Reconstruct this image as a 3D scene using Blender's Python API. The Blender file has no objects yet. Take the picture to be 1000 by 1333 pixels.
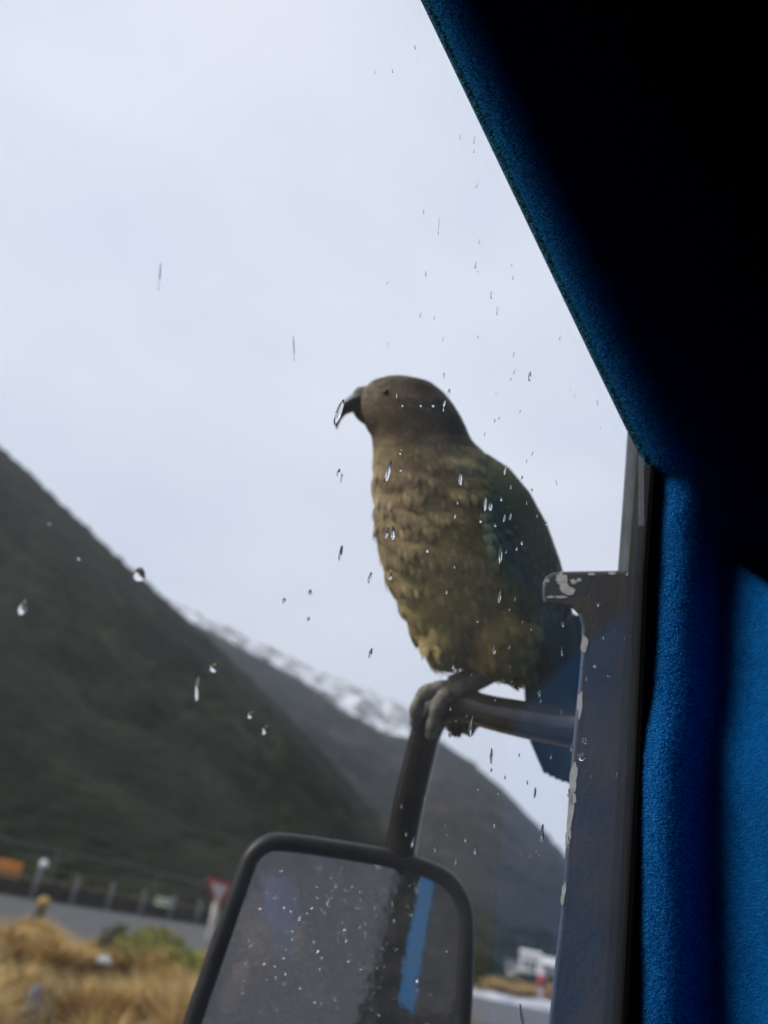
import bpy, bmesh, math, random
import numpy as np
from math import radians, cos, sin, pi, sqrt, atan2, hypot
from mathutils import Vector, Matrix, noise
from mathutils.bvhtree import BVHTree

random.seed(7)
rng = np.random.default_rng(7)
scn = bpy.context.scene
COL = scn.collection

# ------------------------------------------------------------------ camera
PITCH, ROLL, FPX = radians(28), radians(11.5), 1010.0
CAM = np.array([0.0, 0.0, 1.75])
Fv = np.array([0, cos(PITCH), sin(PITCH)])
R0 = np.array([1.0, 0, 0]); U0 = np.array([0, -sin(PITCH), cos(PITCH)])
Rv = cos(ROLL) * R0 + sin(ROLL) * U0
Uv = -sin(ROLL) * R0 + cos(ROLL) * U0
cd = bpy.data.cameras.new("camera"); cam = bpy.data.objects.new("camera", cd); COL.objects.link(cam)
cam.matrix_world = Matrix([[Rv[i], Uv[i], -Fv[i], CAM[i]] for i in range(3)] + [[0, 0, 0, 1]])
cd.sensor_fit = 'VERTICAL'; cd.sensor_height = 24; cd.sensor_width = 18
cd.lens = 24 * FPX / 1333
cd.clip_start = 0.005; cd.clip_end = 20000
cd.dof.use_dof = True; cd.dof.focus_distance = 0.485; cd.dof.aperture_fstop = 3.3
scn.camera = cam

# ------------------------------------------------------------------ sky, sun, exposure
SUN_EL, SUN_AZ = radians(36), radians(-101)      # azimuth measured from +Y towards +X
world = bpy.data.worlds.new("World"); scn.world = world; world.use_nodes = True
wn = world.node_tree.nodes; wl = world.node_tree.links; wn.clear()
wo = wn.new('ShaderNodeOutputWorld'); bg = wn.new('ShaderNodeBackground'); bg.inputs['Strength'].default_value = 0.1
sky = wn.new('ShaderNodeTexSky'); sky.sky_type = 'NISHITA'; sky.sun_disc = False
sky.sun_elevation = SUN_EL; sky.sun_rotation = SUN_AZ
tc = wn.new('ShaderNodeTexCoord')
mp = wn.new('ShaderNodeMapping'); mp.inputs['Scale'].default_value = (1.0, 1.0, 2.2)
n1 = wn.new('ShaderNodeTexNoise'); n1.inputs['Scale'].default_value = 2.3; n1.inputs['Detail'].default_value = 5; n1.inputs['Roughness'].default_value = .5
cr = wn.new('ShaderNodeValToRGB')
cr.color_ramp.elements[0].position = .33; cr.color_ramp.elements[0].color = (4.0, 4.31, 5.08, 1)
cr.color_ramp.elements[1].position = .68; cr.color_ramp.elements[1].color = (4.85, 4.95, 5.55, 1)
mx = wn.new('ShaderNodeMix'); mx.data_type = 'RGBA'; mx.inputs[0].default_value = .93
wl.new(tc.outputs['Generated'], mp.inputs[0]); wl.new(mp.outputs[0], n1.inputs['Vector'])
wl.new(n1.outputs['Fac'], cr.inputs[0]); wl.new(sky.outputs[0], mx.inputs['A']); wl.new(cr.outputs[0], mx.inputs['B'])
wl.new(mx.outputs['Result'], bg.inputs['Color']); wl.new(bg.outputs[0], wo.inputs[0])

sd = bpy.data.lights.new("sun", 'SUN'); sun = bpy.data.objects.new("sun", sd); COL.objects.link(sun)
sd.energy = 1.5; sd.angle = radians(20); sd.color = (1, .96, .9)
sdir = Vector((sin(SUN_AZ) * cos(SUN_EL), cos(SUN_AZ) * cos(SUN_EL), sin(SUN_EL)))
sun.rotation_euler = sdir.to_track_quat('Z', 'Y').to_euler(); sun.location = (0, 0, 50)
scn.view_settings.view_transform = 'Standard'; scn.view_settings.look = 'None'
scn.view_settings.exposure = 1.1; scn.view_settings.gamma = 1; scn.view_settings.use_curve_mapping = False
HAZE = 8.0e-5
scn.render.engine = 'CYCLES'
scn.cycles.max_bounces = 10; scn.cycles.transparent_max_bounces = 24
scn.cycles.use_denoising = True
scn.cycles.sample_clamp_indirect = 8

# ------------------------------------------------------------------ helpers
def ray(x, y): return Fv + (x - 500) / FPX * Rv + (666.5 - y) / FPX * Uv
def P(x, y, d): return CAM + d * ray(x, y)
def G(x, y, z=0.0):
    r = ray(x, y); return CAM + (z - CAM[2]) / r[2] * r
def azel(x, y):
    r = ray(x, y); return atan2(r[0], r[1]), atan2(r[2], hypot(r[0], r[1]))

def tag(o, label=None, cat=None, group=None, kind=None):
    if label: o['label'] = label
    if cat: o['category'] = cat
    if group: o['group'] = group
    if kind: o['kind'] = kind
    return o

def empty(name, loc, label, cat, group=None):
    o = bpy.data.objects.new(name, None); COL.objects.link(o); o.location = loc
    o.empty_display_size = .1
    return tag(o, label, cat, group)

def link(name, me, parent=None, loc=None):
    o = bpy.data.objects.new(name, me); COL.objects.link(o)
    if parent is not None: o.parent = parent
    if loc is not None: o.location = loc
    return o

def mk(name, V, Fc, mat, parent=None, smooth=True, colors=None, origin=None):
    """mesh from world-space vertices; stored relative to the parent's (or own) origin"""
    V = np.asarray(V, float)
    if parent is not None:
        o_ = np.zeros(3); q = parent
        while q is not None: o_ = o_ + np.array(q.location); q = q.parent
    else:
        o_ = V.mean(0) if origin is None else np.asarray(origin)
    me = bpy.data.meshes.new(name)
    me.from_pydata((V - o_).tolist(), [], [tuple(int(i) for i in f) for f in Fc])
    if smooth: me.polygons.foreach_set('use_smooth', [True] * len(me.polygons))
    if colors is not None:
        ca = me.color_attributes.new('Col', 'FLOAT_COLOR', 'POINT')
        c4 = np.ones((len(V), 4), np.float32); c4[:, :3] = colors
        ca.data.foreach_set('color', c4.ravel())
    if mat: me.materials.append(mat)
    me.update()
    return link(name, me, parent, None if parent is not None else o_)

def recalc(o):
    bm = bmesh.new(); bm.from_mesh(o.data); bmesh.ops.recalc_face_normals(bm, faces=bm.faces); bm.to_mesh(o.data); bm.free(); return o

class MB:
    def __init__(s): s.V = []; s.F = []; s.C = []
    def add(s, V, Fc, c=None):
        n = len(s.V); s.V += [tuple(v) for v in V]; s.F += [tuple(i + n for i in f) for f in Fc]
        if c is not None: s.C += [c] * len(V) if not isinstance(c, np.ndarray) or c.ndim == 1 else list(c)
    def build(s, name, mat, parent=None, smooth=True, origin=None):
        return mk(name, np.array(s.V), s.F, mat, parent, smooth, np.array(s.C) if s.C else None, origin)

def tube_geo(pts, rad, seg=14, cap=True, flat=1.0):
    pts = [np.asarray(p, float) for p in pts]; n = len(pts)
    if not hasattr(rad, '__len__'): rad = [rad] * n
    V = []; Fc = []; prev = None
    for i in range(n):
        t = pts[min(i + 1, n - 1)] - pts[max(i - 1, 0)]; t /= np.linalg.norm(t)
        if prev is None:
            a = np.array([0, 0, 1.0]) if abs(t[2]) < .9 else np.array([1.0, 0, 0])
            u = np.cross(t, a)
        else: u = prev - t * (prev @ t)
        u /= np.linalg.norm(u); prev = u; w = np.cross(t, u)
        for k in range(seg):
            th = 2 * pi * k / seg
            V.append(pts[i] + rad[i] * (cos(th) * u + flat * sin(th) * w))
    for i in range(n - 1):
        for k in range(seg):
            a = i * seg + k; b = i * seg + (k + 1) % seg
            Fc.append((a, b, b + seg, a + seg))
    if cap:
        Fc.append(tuple(range(seg - 1, -1, -1))); Fc.append(tuple((n - 1) * seg + k for k in range(seg)))
    return V, Fc

def catmull(pts, k=6):
    pts = [np.asarray(p, float) for p in pts]; out = []
    e = [2 * pts[0] - pts[1]] + pts + [2 * pts[-1] - pts[-2]]
    for i in range(1, len(e) - 2):
        for j in range(k):
            t = j / k; a, b, c, d = e[i - 1], e[i], e[i + 1], e[i + 2]
            out.append(.5 * (2 * b + (c - a) * t + (2 * a - 5 * b + 4 * c - d) * t * t + (3 * b - a - 3 * c + d) * t ** 3))
    out.append(pts[-1]); return out

def box_geo(c, hx, hy, hz, ax=(1, 0, 0), ay=(0, 1, 0), az=(0, 0, 1)):
    c = np.asarray(c, float); ax, ay, az = (np.asarray(a, float) for a in (ax, ay, az))
    V = [c + sx * hx * ax + sy * hy * ay + sz * hz * az for sz in (-1, 1) for sy in (-1, 1) for sx in (-1, 1)]
    return V, [(0, 2, 3, 1), (4, 5, 7, 6), (0, 1, 5, 4), (2, 6, 7, 3), (0, 4, 6, 2), (1, 3, 7, 5)]

def bevel(o, w, seg=2):
    bm = bmesh.new(); bm.from_mesh(o.data)
    bmesh.ops.bevel(bm, geom=[e for e in bm.edges if e.calc_face_angle(0) > .5], offset=w, segments=seg, affect='EDGES', profile=.5)
    for f in bm.faces: f.smooth = True
    bm.to_mesh(o.data); bm.free(); return o

def fbm(x, y, z=0.0, o=4):
    return noise.fractal(Vector((x, y, z)), 1.0, 2.0, o, noise_basis='PERLIN_ORIGINAL')

# ------------------------------------------------------------------ materials
def M(name, color=(.5, .5, .5), rough=.6, metal=0, spec=.5):
    m = bpy.data.materials.new(name); m.use_nodes = True
    b = m.node_tree.nodes['Principled BSDF']
    b.inputs['Base Color'].default_value = (*color, 1); b.inputs['Roughness'].default_value = rough
    b.inputs['Metallic'].default_value = metal; b.inputs['Specular IOR Level'].default_value = spec
    return m

def noisy(name, c1, c2, scale, rough=.7, bump=0.0, bscale=None, lo=.35, hi=.65, detail=6, spec=.4, third=None, bdist=.01, metal=0):
    m = M(name, c1, rough, metal, spec); nt = m.node_tree; N = nt.nodes; L = nt.links; b = N['Principled BSDF']
    t = N.new('ShaderNodeTexCoord'); n = N.new('ShaderNodeTexNoise'); n.inputs['Scale'].default_value = scale; n.inputs['Detail'].default_value = detail
    L.new(t.outputs['Object'], n.inputs['Vector'])
    r = N.new('ShaderNodeValToRGB'); e = r.color_ramp.elements
    e[0].position = lo; e[0].color = (*c1, 1); e[1].position = hi; e[1].color = (*c2, 1)
    if third: k = r.color_ramp.elements.new(third[0]); k.color = (*third[1], 1)
    L.new(n.outputs['Fac'], r.inputs[0]); L.new(r.outputs[0], b.inputs['Base Color'])
    if bump:
        n2 = N.new('ShaderNodeTexNoise'); n2.inputs['Scale'].default_value = bscale or scale * 4; n2.inputs['Detail'].default_value = 5
        L.new(t.outputs['Object'], n2.inputs['Vector'])
        bp_ = N.new('ShaderNodeBump'); bp_.inputs['Strength'].default_value = bump; bp_.inputs['Distance'].default_value = bdist
        L.new(n2.outputs['Fac'], bp_.inputs['Height']); L.new(bp_.outputs[0], b.inputs['Normal'])
    return m

def vcol(name, rough=.7, spec=.25, mul=None):
    m = M(name, (1, 1, 1), rough, 0, spec); nt = m.node_tree
    a = nt.nodes.new('ShaderNodeVertexColor'); a.layer_name = 'Col'
    nt.links.new(a.outputs[0], nt.nodes['Principled BSDF'].inputs['Base Color']); return m

def m_pane():
    m = bpy.data.materials.new('window_glass'); m.use_nodes = True; nt = m.node_tree; N = nt.nodes; L = nt.links; N.clear()
    out = N.new('ShaderNodeOutputMaterial'); g = N.new('ShaderNodeNewGeometry')
    dot = N.new('ShaderNodeVectorMath'); dot.operation = 'DOT_PRODUCT'
    L.new(g.outputs['Incoming'], dot.inputs[0]); L.new(g.outputs['True Normal'], dot.inputs[1])
    ab = N.new('ShaderNodeMath'); ab.operation = 'ABSOLUTE'; L.new(dot.outputs['Value'], ab.inputs[0])
    om = N.new('ShaderNodeMath'); om.operation = 'SUBTRACT'; om.inputs[0].default_value = 1; L.new(ab.outputs[0], om.inputs[1])
    pw = N.new('ShaderNodeMath'); pw.operation = 'POWER'; pw.inputs[1].default_value = 5; L.new(om.outputs[0], pw.inputs[0])
    ma = N.new('ShaderNodeMath'); ma.operation = 'MULTIPLY_ADD'; ma.inputs[1].default_value = .93; ma.inputs[2].default_value = .07; L.new(pw.outputs[0], ma.inputs[0])
    tr = N.new('ShaderNodeBsdfTransparent'); tr.inputs[0].default_value = (.985, .992, .99, 1)
    gl = N.new('ShaderNodeBsdfGlossy'); gl.inputs['Roughness'].default_value = 0.01; gl.inputs[0].default_value = (1, 1, 1, 1)
    mixs = N.new('ShaderNodeMixShader'); L.new(ma.outputs[0], mixs.inputs[0]); L.new(tr.outputs[0], mixs.inputs[1]); L.new(gl.outputs[0], mixs.inputs[2])
    # faint dried film on the pane
    t = N.new('ShaderNodeTexCoord'); n = N.new('ShaderNodeTexNoise'); n.inputs['Scale'].default_value = 9; n.inputs['Detail'].default_value = 8
    L.new(t.outputs['Object'], n.inputs['Vector'])
    mr = N.new('ShaderNodeMapRange'); mr.inputs[1].default_value = .35; mr.inputs[2].default_value = .8; mr.inputs[3].default_value = .006; mr.inputs[4].default_value = .03
    L.new(n.outputs['Fac'], mr.inputs[0])
    df = N.new('ShaderNodeBsdfTranslucent'); df.inputs[0].default_value = (.8, .8, .8, 1)
    mix2 = N.new('ShaderNodeMixShader'); L.new(mr.outputs[0], mix2.inputs[0]); L.new(mixs.outputs[0], mix2.inputs[1]); L.new(df.outputs[0], mix2.inputs[2])
    L.new(mix2.outputs[0], out.inputs[0]); return m

def m_water():
    m = bpy.data.materials.new('rain_water'); m.use_nodes = True; nt = m.node_tree; N = nt.nodes; N.clear()
    out = N.new('ShaderNodeOutputMaterial'); g = N.new('ShaderNodeBsdfGlass'); g.inputs['IOR'].default_value = 1.33; g.inputs['Roughness'].default_value = 0
    nt.links.new(g.outputs[0], out.inputs[0]); return m

def m_mirror():
    m = M('mirror_silver', (.80, .81, .82), .04, 1.0); nt = m.node_tree; N = nt.nodes; L = nt.links; b = N['Principled BSDF']; out = N['Material Output']
    t = N.new('ShaderNodeTexCoord'); n = N.new('ShaderNodeTexNoise'); n.inputs['Scale'].default_value = 45; n.inputs['Detail'].default_value = 8; n.inputs['Roughness'].default_value = .75
    L.new(t.outputs['Object'], n.inputs['Vector'])
    vo = N.new('ShaderNodeTexVoronoi'); vo.inputs['Scale'].default_value = 330; L.new(t.outputs['Object'], vo.inputs['Vector'])
    vr = N.new('ShaderNodeMapRange'); vr.inputs[1].default_value = .12; vr.inputs[2].default_value = .34; vr.inputs[3].default_value = .42; vr.inputs[4].default_value = 0; L.new(vo.outputs['Distance'], vr.inputs[0])
    nr = N.new('ShaderNodeMapRange'); nr.inputs[1].default_value = .40; nr.inputs[2].default_value = .62; nr.inputs[3].default_value = .03; nr.inputs[4].default_value = .62; L.new(n.outputs['Fac'], nr.inputs[0])
    r = N.new('ShaderNodeMath'); r.operation = 'MAXIMUM'
    v2 = N.new('ShaderNodeMath'); v2.operation = 'MULTIPLY'; L.new(vr.outputs[0], v2.inputs[0]); L.new(nr.outputs[0], v2.inputs[1])
    n0 = N.new('ShaderNodeMath'); n0.operation = 'MULTIPLY'; n0.inputs[1].default_value = .55; L.new(nr.outputs[0], n0.inputs[0])
    L.new(v2.outputs[0], r.inputs[0]); L.new(n0.outputs[0], r.inputs[1])
    d = N.new('ShaderNodeBsdfDiffuse'); d.inputs[0].default_value = (.40, .36, .32, 1)
    mx_ = N.new('ShaderNodeMixShader'); L.new(r.outputs[0], mx_.inputs[0]); L.new(b.outputs[0], mx_.inputs[1]); L.new(d.outputs[0], mx_.inputs[2])
    L.new(mx_.outputs[0], out.inputs[0])
    bp_ = N.new('ShaderNodeBump'); bp_.inputs['Strength'].default_value = .05; bp_.inputs['Distance'].default_value = .001
    n3 = N.new('ShaderNodeTexNoise'); n3.inputs['Scale'].default_value = 120; L.new(t.outputs['Object'], n3.inputs['Vector'])
    L.new(n3.outputs['Fac'], bp_.inputs['Height']); L.new(bp_.outputs[0], b.inputs['Normal'])
    return m

MT = {}
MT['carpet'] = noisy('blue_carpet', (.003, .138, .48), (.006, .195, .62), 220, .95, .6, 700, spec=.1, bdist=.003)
MT['fibre'] = noisy('blue_carpet_fibre', (.02, .36, .80), (.05, .50, .92), 90, .9, spec=.1)  # brighter than the carpet; the rim's backlit glow is put into this colour
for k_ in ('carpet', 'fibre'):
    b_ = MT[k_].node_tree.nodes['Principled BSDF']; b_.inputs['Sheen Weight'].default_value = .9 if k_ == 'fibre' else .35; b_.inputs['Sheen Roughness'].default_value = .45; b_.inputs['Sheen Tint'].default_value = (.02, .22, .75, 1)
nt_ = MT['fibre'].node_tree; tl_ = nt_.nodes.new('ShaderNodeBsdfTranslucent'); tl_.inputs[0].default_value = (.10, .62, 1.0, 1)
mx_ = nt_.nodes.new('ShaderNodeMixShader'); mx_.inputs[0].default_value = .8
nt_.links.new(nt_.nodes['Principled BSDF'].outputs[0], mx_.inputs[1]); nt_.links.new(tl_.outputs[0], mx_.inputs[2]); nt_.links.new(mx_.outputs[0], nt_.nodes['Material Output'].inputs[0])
MT['rubber'] = M('black_rubber', (.008, .008, .009), .75, 0, .2)
MT['pane'] = m_pane(); MT['water'] = m_water(); MT['mirror'] = m_mirror()
MT['post'] = noisy('weathered_grey_black_paint', (.050, .062, .082), (.086, .074, .064), 40, .42, .5, 260, bdist=.0012, spec=.5)
MT['chip'] = noisy('bared_white_primer', (.72, .72, .67), (.85, .84, .80), 160, .8, .3, 500, bdist=.0005)
MT['rail'] = noisy('grey_rail_paint', (.13, .15, .165), (.075, .085, .095), 25, .4, .4, 200, bdist=.001)
MT['tube'] = noisy('black_mirror_arm_paint', (.006, .006, .007), (.014, .013, .013), 50, .26, .25, 300, bdist=.0006)
MT['frame'] = noisy('black_mirror_plastic', (.010, .010, .011), (.020, .020, .022), 80, .45, .3, 500, bdist=.0004)
MT['body_paint'] = noisy('blue_van_paint', (.004, .095, .26), (.006, .11, .30), 6, .3)
MT['lining'] = noisy('dark_cabin_lining', (.012, .013, .016), (.02, .02, .024), 30, .9)
MT['feather'] = vcol('kea_feathers', .62, .22)
MT['skinbody'] = vcol('kea_down', .85, .1)
MT['beak'] = noisy('kea_beak_horn', (.035, .035, .038), (.075, .074, .072), 60, .35)
MT['cere'] = noisy('kea_cere_skin', (.13, .12, .09), (.18, .17, .13), 80, .6)
MT['eye'] = M('kea_eye', (.012, .008, .006), .08, 0, .6)
MT['leg'] = noisy('kea_leg_skin', (.17, .15, .12), (.34, .31, .26), 150, .7, 1.0, 420, bdist=.002)
MT['claw'] = M('kea_claw', (.02, .018, .016), .35)

# ------------------------------------------------------------------ ground, road
def sheet(name, poly, z, mat):
    o = mk(name, [(x, y, z) for x, y in poly], [tuple(range(len(poly)))], mat, smooth=False)
    return tag(o, kind='structure')
m_ground = noisy('dry_valley_ground', (.14, .095, .045), (.075, .07, .03), .35, .95, .6, 6, third=(.5, (.11, .085, .04)), bdist=.05)
sheet('ground', [(-7000, -3000), (7000, -3000), (7000, 9000), (-7000, 9000)], 0, m_ground)
m_road = noisy('wet_grey_road', (.055, .054, .053), (.085, .083, .08), 1.2, .6, .3, 60, bdist=.01)
sheet('road', [(-29.5, 24.1), (80, 30), (80, 41), (9, 41.5), (2, 56), (-3.6, 66.5)], .012, m_road)
m_verge = noisy('dark_scrub_ground', (.02, .022, .012), (.045, .042, .022), .5, .95, .8, 4, bdist=.1)
sheet('verge', [(-70, 20), (-29.6, 24.1), (-3.7, 66.5), (2, 130), (-90, 130)], .006, m_verge)
m_slush = noisy('pale_slush', (.55, .56, .6), (.3, .3, .32), 1.2, .6, .8, 7, bdist=.06)
def slush_bank(p0, p1, w, h):
    V = []; Fc = []; n = 60; p0 = np.array(p0); p1 = np.array(p1); d = (p1 - p0) / np.linalg.norm(p1 - p0); q = np.array([-d[1], d[0], 0])
    for i in range(n + 1):
        t = i / n; c = p0 + (p1 - p0) * t; k = .6 + .7 * (fbm(t * 14, 3) + .5); e = min(1, 8 * min(t, 1 - t))
        for j, (a, b) in enumerate(((-1, 0), (-.55, .7), (0, 1), (.55, .6), (1, 0))):
            V.append(c + q * a * w * k + np.array([0, 0, max(.014, b * h * k * e)]))
    for i in range(n):
        for j in range(4):
            a = i * 5 + j; Fc.append((a, a + 1, a + 6, a + 5))
    return mk('slush_bank', V, Fc, m_slush)
tag(slush_bank((4.5, 41.2, 0), (40, 40.6, 0), .7, .34), kind='stuff')

# ------------------------------------------------------------------ mountains
def m_mountain(name, ca, cb, cc, scale, bump, snow=None, tree=None):
    m = noisy(name, ca, cb, scale, .95, bump, scale * 8, lo=.3, hi=.7, detail=9, third=(.52, cc), bdist=12, spec=.1)
    if snow:
        nt = m.node_tree; N = nt.nodes; L = nt.links; b = N['Principled BSDF']
        src = b.inputs['Base Color'].links[0].from_socket
        t = N.new('ShaderNodeTexCoord'); n = N.new('ShaderNodeTexNoise'); n.inputs['Scale'].default_value = .011; n.inputs['Detail'].default_value = 8; n.inputs['Roughness'].default_value = .68
        L.new(t.outputs['Object'], n.inputs['Vector'])
        r = N.new('ShaderNodeValToRGB'); r.color_ramp.elements[0].position = snow[0]; r.color_ramp.elements[1].position = snow[1]
        L.new(n.outputs['Fac'], r.inputs[0])
        mx_ = N.new('ShaderNodeMix'); mx_.data_type = 'RGBA'; L.new(r.outputs[0], mx_.inputs[0]); L.new(src, mx_.inputs['A']); mx_.inputs['B'].default_value = (.86, .88, .92, 1)
        L.new(mx_.outputs['Result'], b.inputs['Base Color'])
    return m

def mountain(name, ridge, dist, foot, mat, amp, seed, nu=240, nv=90, jag=4.0, canopy=0.0, power=1.1):
    az = np.array([azel(x, y)[0] for x, y in ridge]); el = np.array([azel(x, y)[1] for x, y in ridge])
    o = np.argsort(az); az = az[o]; el = el[o]
    dd = dist if hasattr(dist, '__len__') else [dist] * len(ridge)
    dd = np.array(dd)[o]
    FT = np.array(foot if hasattr(foot, '__len__') else [foot] * len(ridge), float)[o]
    A = np.linspace(az[0], az[-1], nu); E = np.interp(A, az, el); D = np.interp(A, az, dd); FTs = np.interp(A, az, FT)
    ts = np.concatenate([np.linspace(0, 1, nv), np.linspace(1.03, 1.9, 14)])
    V = []
    for a, e, d, foot in zip(A, E, D, FTs):
        H = d * math.tan(e) + CAM[2]
        for t in ts:
            if t <= 1: rr = foot + (d - foot) * t; h = H * t ** power
            else: rr = d + (d - foot) * .8 * (t - 1); h = H * (1 - 1.05 * (t - 1))
            x, y = rr * sin(a), rr * cos(a)
            s = 1 / (amp * 9)
            damp = min(1, 6 * t) * (1 if t > 1 else (1 - .0 * t)) * min(1.0, abs(1 - t) * 6 + .0)
            g = noise.ridged_multi_fractal(Vector((x * s, y * s, seed)), 1.0, 2.1, 4, 1.0, 2.0) - 1.0
            h += damp * amp * g * .8 + (fbm(x * s * 7, y * s * 7, seed, 4) * jag) * min(1, 6 * t)
            if canopy: h += canopy * abs(fbm(x / (canopy * 2.6), y / (canopy * 2.6), seed + 9, 2)) * min(1, 6 * t)
            V.append((x, y, h - (6 if t == 0 else 0)))
    k = len(ts); Fc = []
    for i in range(nu - 1):
        for j in range(k - 1):
            a = i * k + j; Fc.append((a, a + 1, a + k + 1, a + k))
    o = mk(name, V, Fc, mat); return tag(o, kind='structure')

m1 = m_mountain('dark_beech_forest', (.005, .010, .004), (.044, .044, .022), (.016, .021, .010), .028, 1.0)
m2 = m_mountain('bare_grey_slope', (.014, .017, .018), (.062, .052, .043), (.026, .028, .027), .011, .9)
m3 = m_mountain('snowy_rock', (.16, .15, .145), (.26, .23, .21), (.20, .19, .18), .006, 1.0, snow=(.47, .55))
mountain('near_mountain', [(-420, 250), (-250, 375), (-120, 478), (0, 582), (60, 640), (130, 706), (180, 752), (240, 806), (300, 862), (370, 930), (440, 1008), (500, 1080), (560, 1142), (640, 1205), (720, 1252)],
         [1000] * 9 + [950, 880, 800, 720, 620, 520], [72] * 9 + [80, 110, 180, 260, 300, 300], m1, 14, 1.3, nu=330, nv=150, jag=3.5, canopy=7)
mountain('far_mountain', [(60, 690), (150, 735), (250, 812), (330, 852), (400, 892), (440, 921), (500, 955), (530, 961), (576, 968), (618, 998), (651, 1026), (690, 1068), (735, 1119), (800, 1182), (900, 1255), (1000, 1313)],
         [2300] * 9 + [2250, 2200, 2150, 2100, 2000, 1800, 1600], 420, m2, 40, 4.2, nu=300, nv=110, jag=7, canopy=9)
mountain('snowy_mountain', [(90, 698), (150, 730), (180, 746), (215, 776), (245, 793), (280, 809), (330, 833), (370, 850), (400, 866), (440, 884), (470, 893), (500, 911), (515, 911), (535, 927), (560, 950), (600, 996), (640, 1040)],
         4200, 1500, m3, 70, 7.7, nu=280, nv=90, jag=14)

# ------------------------------------------------------------------ valley air
hm = bpy.data.materials.new('valley_haze'); hm.use_nodes = True; hn = hm.node_tree.nodes; hn.clear()
ho = hn.new('ShaderNodeOutputMaterial'); pv = hn.new('ShaderNodeVolumePrincipled')
pv.inputs['Color'].default_value = (.80, .89, 1.0, 1); pv.inputs['Density'].default_value = HAZE; pv.inputs['Anisotropy'].default_value = .2
hm.node_tree.links.new(pv.outputs[0], ho.inputs['Volume'])
V, Fc = box_geo((0, 3000, 999), 7300, 6300, 1000)
tag(mk('haze', V, Fc, hm, None, False), kind='stuff')

# ------------------------------------------------------------------ fence beyond the road
m_post = noisy('pale_fence_post', (.12, .12, .12), (.18, .18, .175), 3, .8)
m_beam = noisy('dark_timber_kerb', (.018, .017, .016), (.035, .032, .028), 3, .85)
m_wire = noisy('grey_rail_metal', (.07, .072, .075), (.10, .10, .105), 2, .6)
m_wood = noisy('brown_rail_timber', (.10, .085, .07), (.15, .13, .105), 3, .8)
fa = np.array([-15.4, 47.0, 0]); fb = np.array([-7.8, 60.0, 0]); fdir = (fb - fa) / np.linalg.norm(fb - fa); fq = np.array([-fdir[1], fdir[0], 0])
fence = empty('roadside_fence', tuple(fa), 'long low roadside fence with pale posts above a dark kerb beam', 'fence')
up = np.array([0, 0, 1.0])
V, Fc = box_geo(fa + fdir * 12 + up * .36, 32, .18, .38, fdir, fq, up); mk('kerb_beam', V, Fc, m_beam, fence, False)
V, Fc = box_geo(fa + fdir * 12 + up * .98 - fq * .02, 32, .05, .07, fdir, fq, up); mk('middle_rail', V, Fc, m_wood, fence, False)
V, Fc = tube_geo([fa + fdir * -20 + up * 2.52, fa + fdir * 12 + up * 2.55, fa + fdir * 44 + up * 2.5], .045, 8); mk('top_rail', V, Fc, m_wire, fence)
V, Fc = box_geo((0, 0, 0), .12, .10, .72); pm = mk('post', np.array(V) + fa, Fc, m_post, fence, False); bevel(pm, .02)
V, Fc = tube_geo([(0, 0, 0), (0, 0, 2.5)], .03, 8); tm = mk('rail_upright', np.array(V) + fa, Fc, m_wire, fence)
for i in range(-6, 15):
    o = pm if i == -6 else pm.copy()
    if i != -6: COL.objects.link(o); o.parent = fence
    o.location = fdir * (1.4 + i * 2.95) - fq * .26 + up * .72
for i in range(-6, 15, 3):
    o = tm if i == -6 else tm.copy()
    if i != -6: COL.objects.link(o); o.parent = fence
    o.location = fdir * (2.6 + i * 2.95) + fq * .1

# things along the fence
def face_cam(p):
    d = CAM - np.asarray(p); d[2] = 0; d /= np.linalg.norm(d); return d, np.array([-d[1], d[0], 0])
m_orange = noisy('orange_board', (.50, .16, .02), (.60, .22, .03), 4, .6)
p = P(8, 1140, 52); p[2] = 0; d, s = face_cam(p)
e = empty('orange_board_sign', tuple(p), 'orange board on two short legs behind the fence at the far left', 'sign')
V, Fc = box_geo(p + up * 1.05, .8, .04, .5, s, d, up); bevel(mk('board', V, Fc, m_orange, e, False), .02)
for k in (-.7, .7):
    V, Fc = box_geo(p + s * k - d * .06 + up * .55, .05, .04, .55, s, d, up); mk('leg', V, Fc, m_wire, e, False)
m_white = noisy('white_enamel', (.72, .72, .72), (.8, .8, .8), 5, .5)
m_bluegrey = noisy('blue_grey_post', (.06, .07, .09), (.09, .10, .12), 5, .6)
p = P(57, 1125, 50); top = p.copy(); p[2] = 0
e = empty('globe_lamp', tuple(p), 'small white globe on a stout blue grey post at the fence', 'lamp post')
V, Fc = tube_geo([p, p * .999 + up * .4, np.array([p[0], p[1], top[2] - .3])], [.24, .2, .16], 10); mk('pillar', V, Fc, m_bluegrey, e)
V = []; Fc = []
def sphere_geo(c, r, nu=14, nv=9, sc=(1, 1, 1)):
    V = []; Fc = []
    for i in range(nv + 1):
        ph = pi * i / nv
        for j in range(nu):
            th = 2 * pi * j / nu; V.append((c[0] + r * sc[0] * sin(ph) * cos(th), c[1] + r * sc[1] * sin(ph) * sin(th), c[2] + r * sc[2] * cos(ph)))
    for i in range(nv):
        for j in range(nu):
            a = i * nu + j; b = i * nu + (j + 1) % nu; Fc.append((a, a + nu, b + nu, b))
    return V, Fc
V, Fc = sphere_geo(top, .27); mk('globe', V, Fc, m_white, e)
V, Fc = tube_geo([top - up * .36, top - up * .22], [.16, .2], 10); mk('collar', V, Fc, m_wire, e)
m_mint = noisy('pale_green_panel', (.50, .60, .42), (.58, .66, .50), 3, .6)
p = P(214, 1180, 57); d, s = face_cam(p); p0 = p.copy(); p0[2] = 0
e = empty('pale_green_cabinet', tuple(p0), 'pale green square cabinet standing between the fence posts beside the give way sign', 'cabinet')
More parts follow.
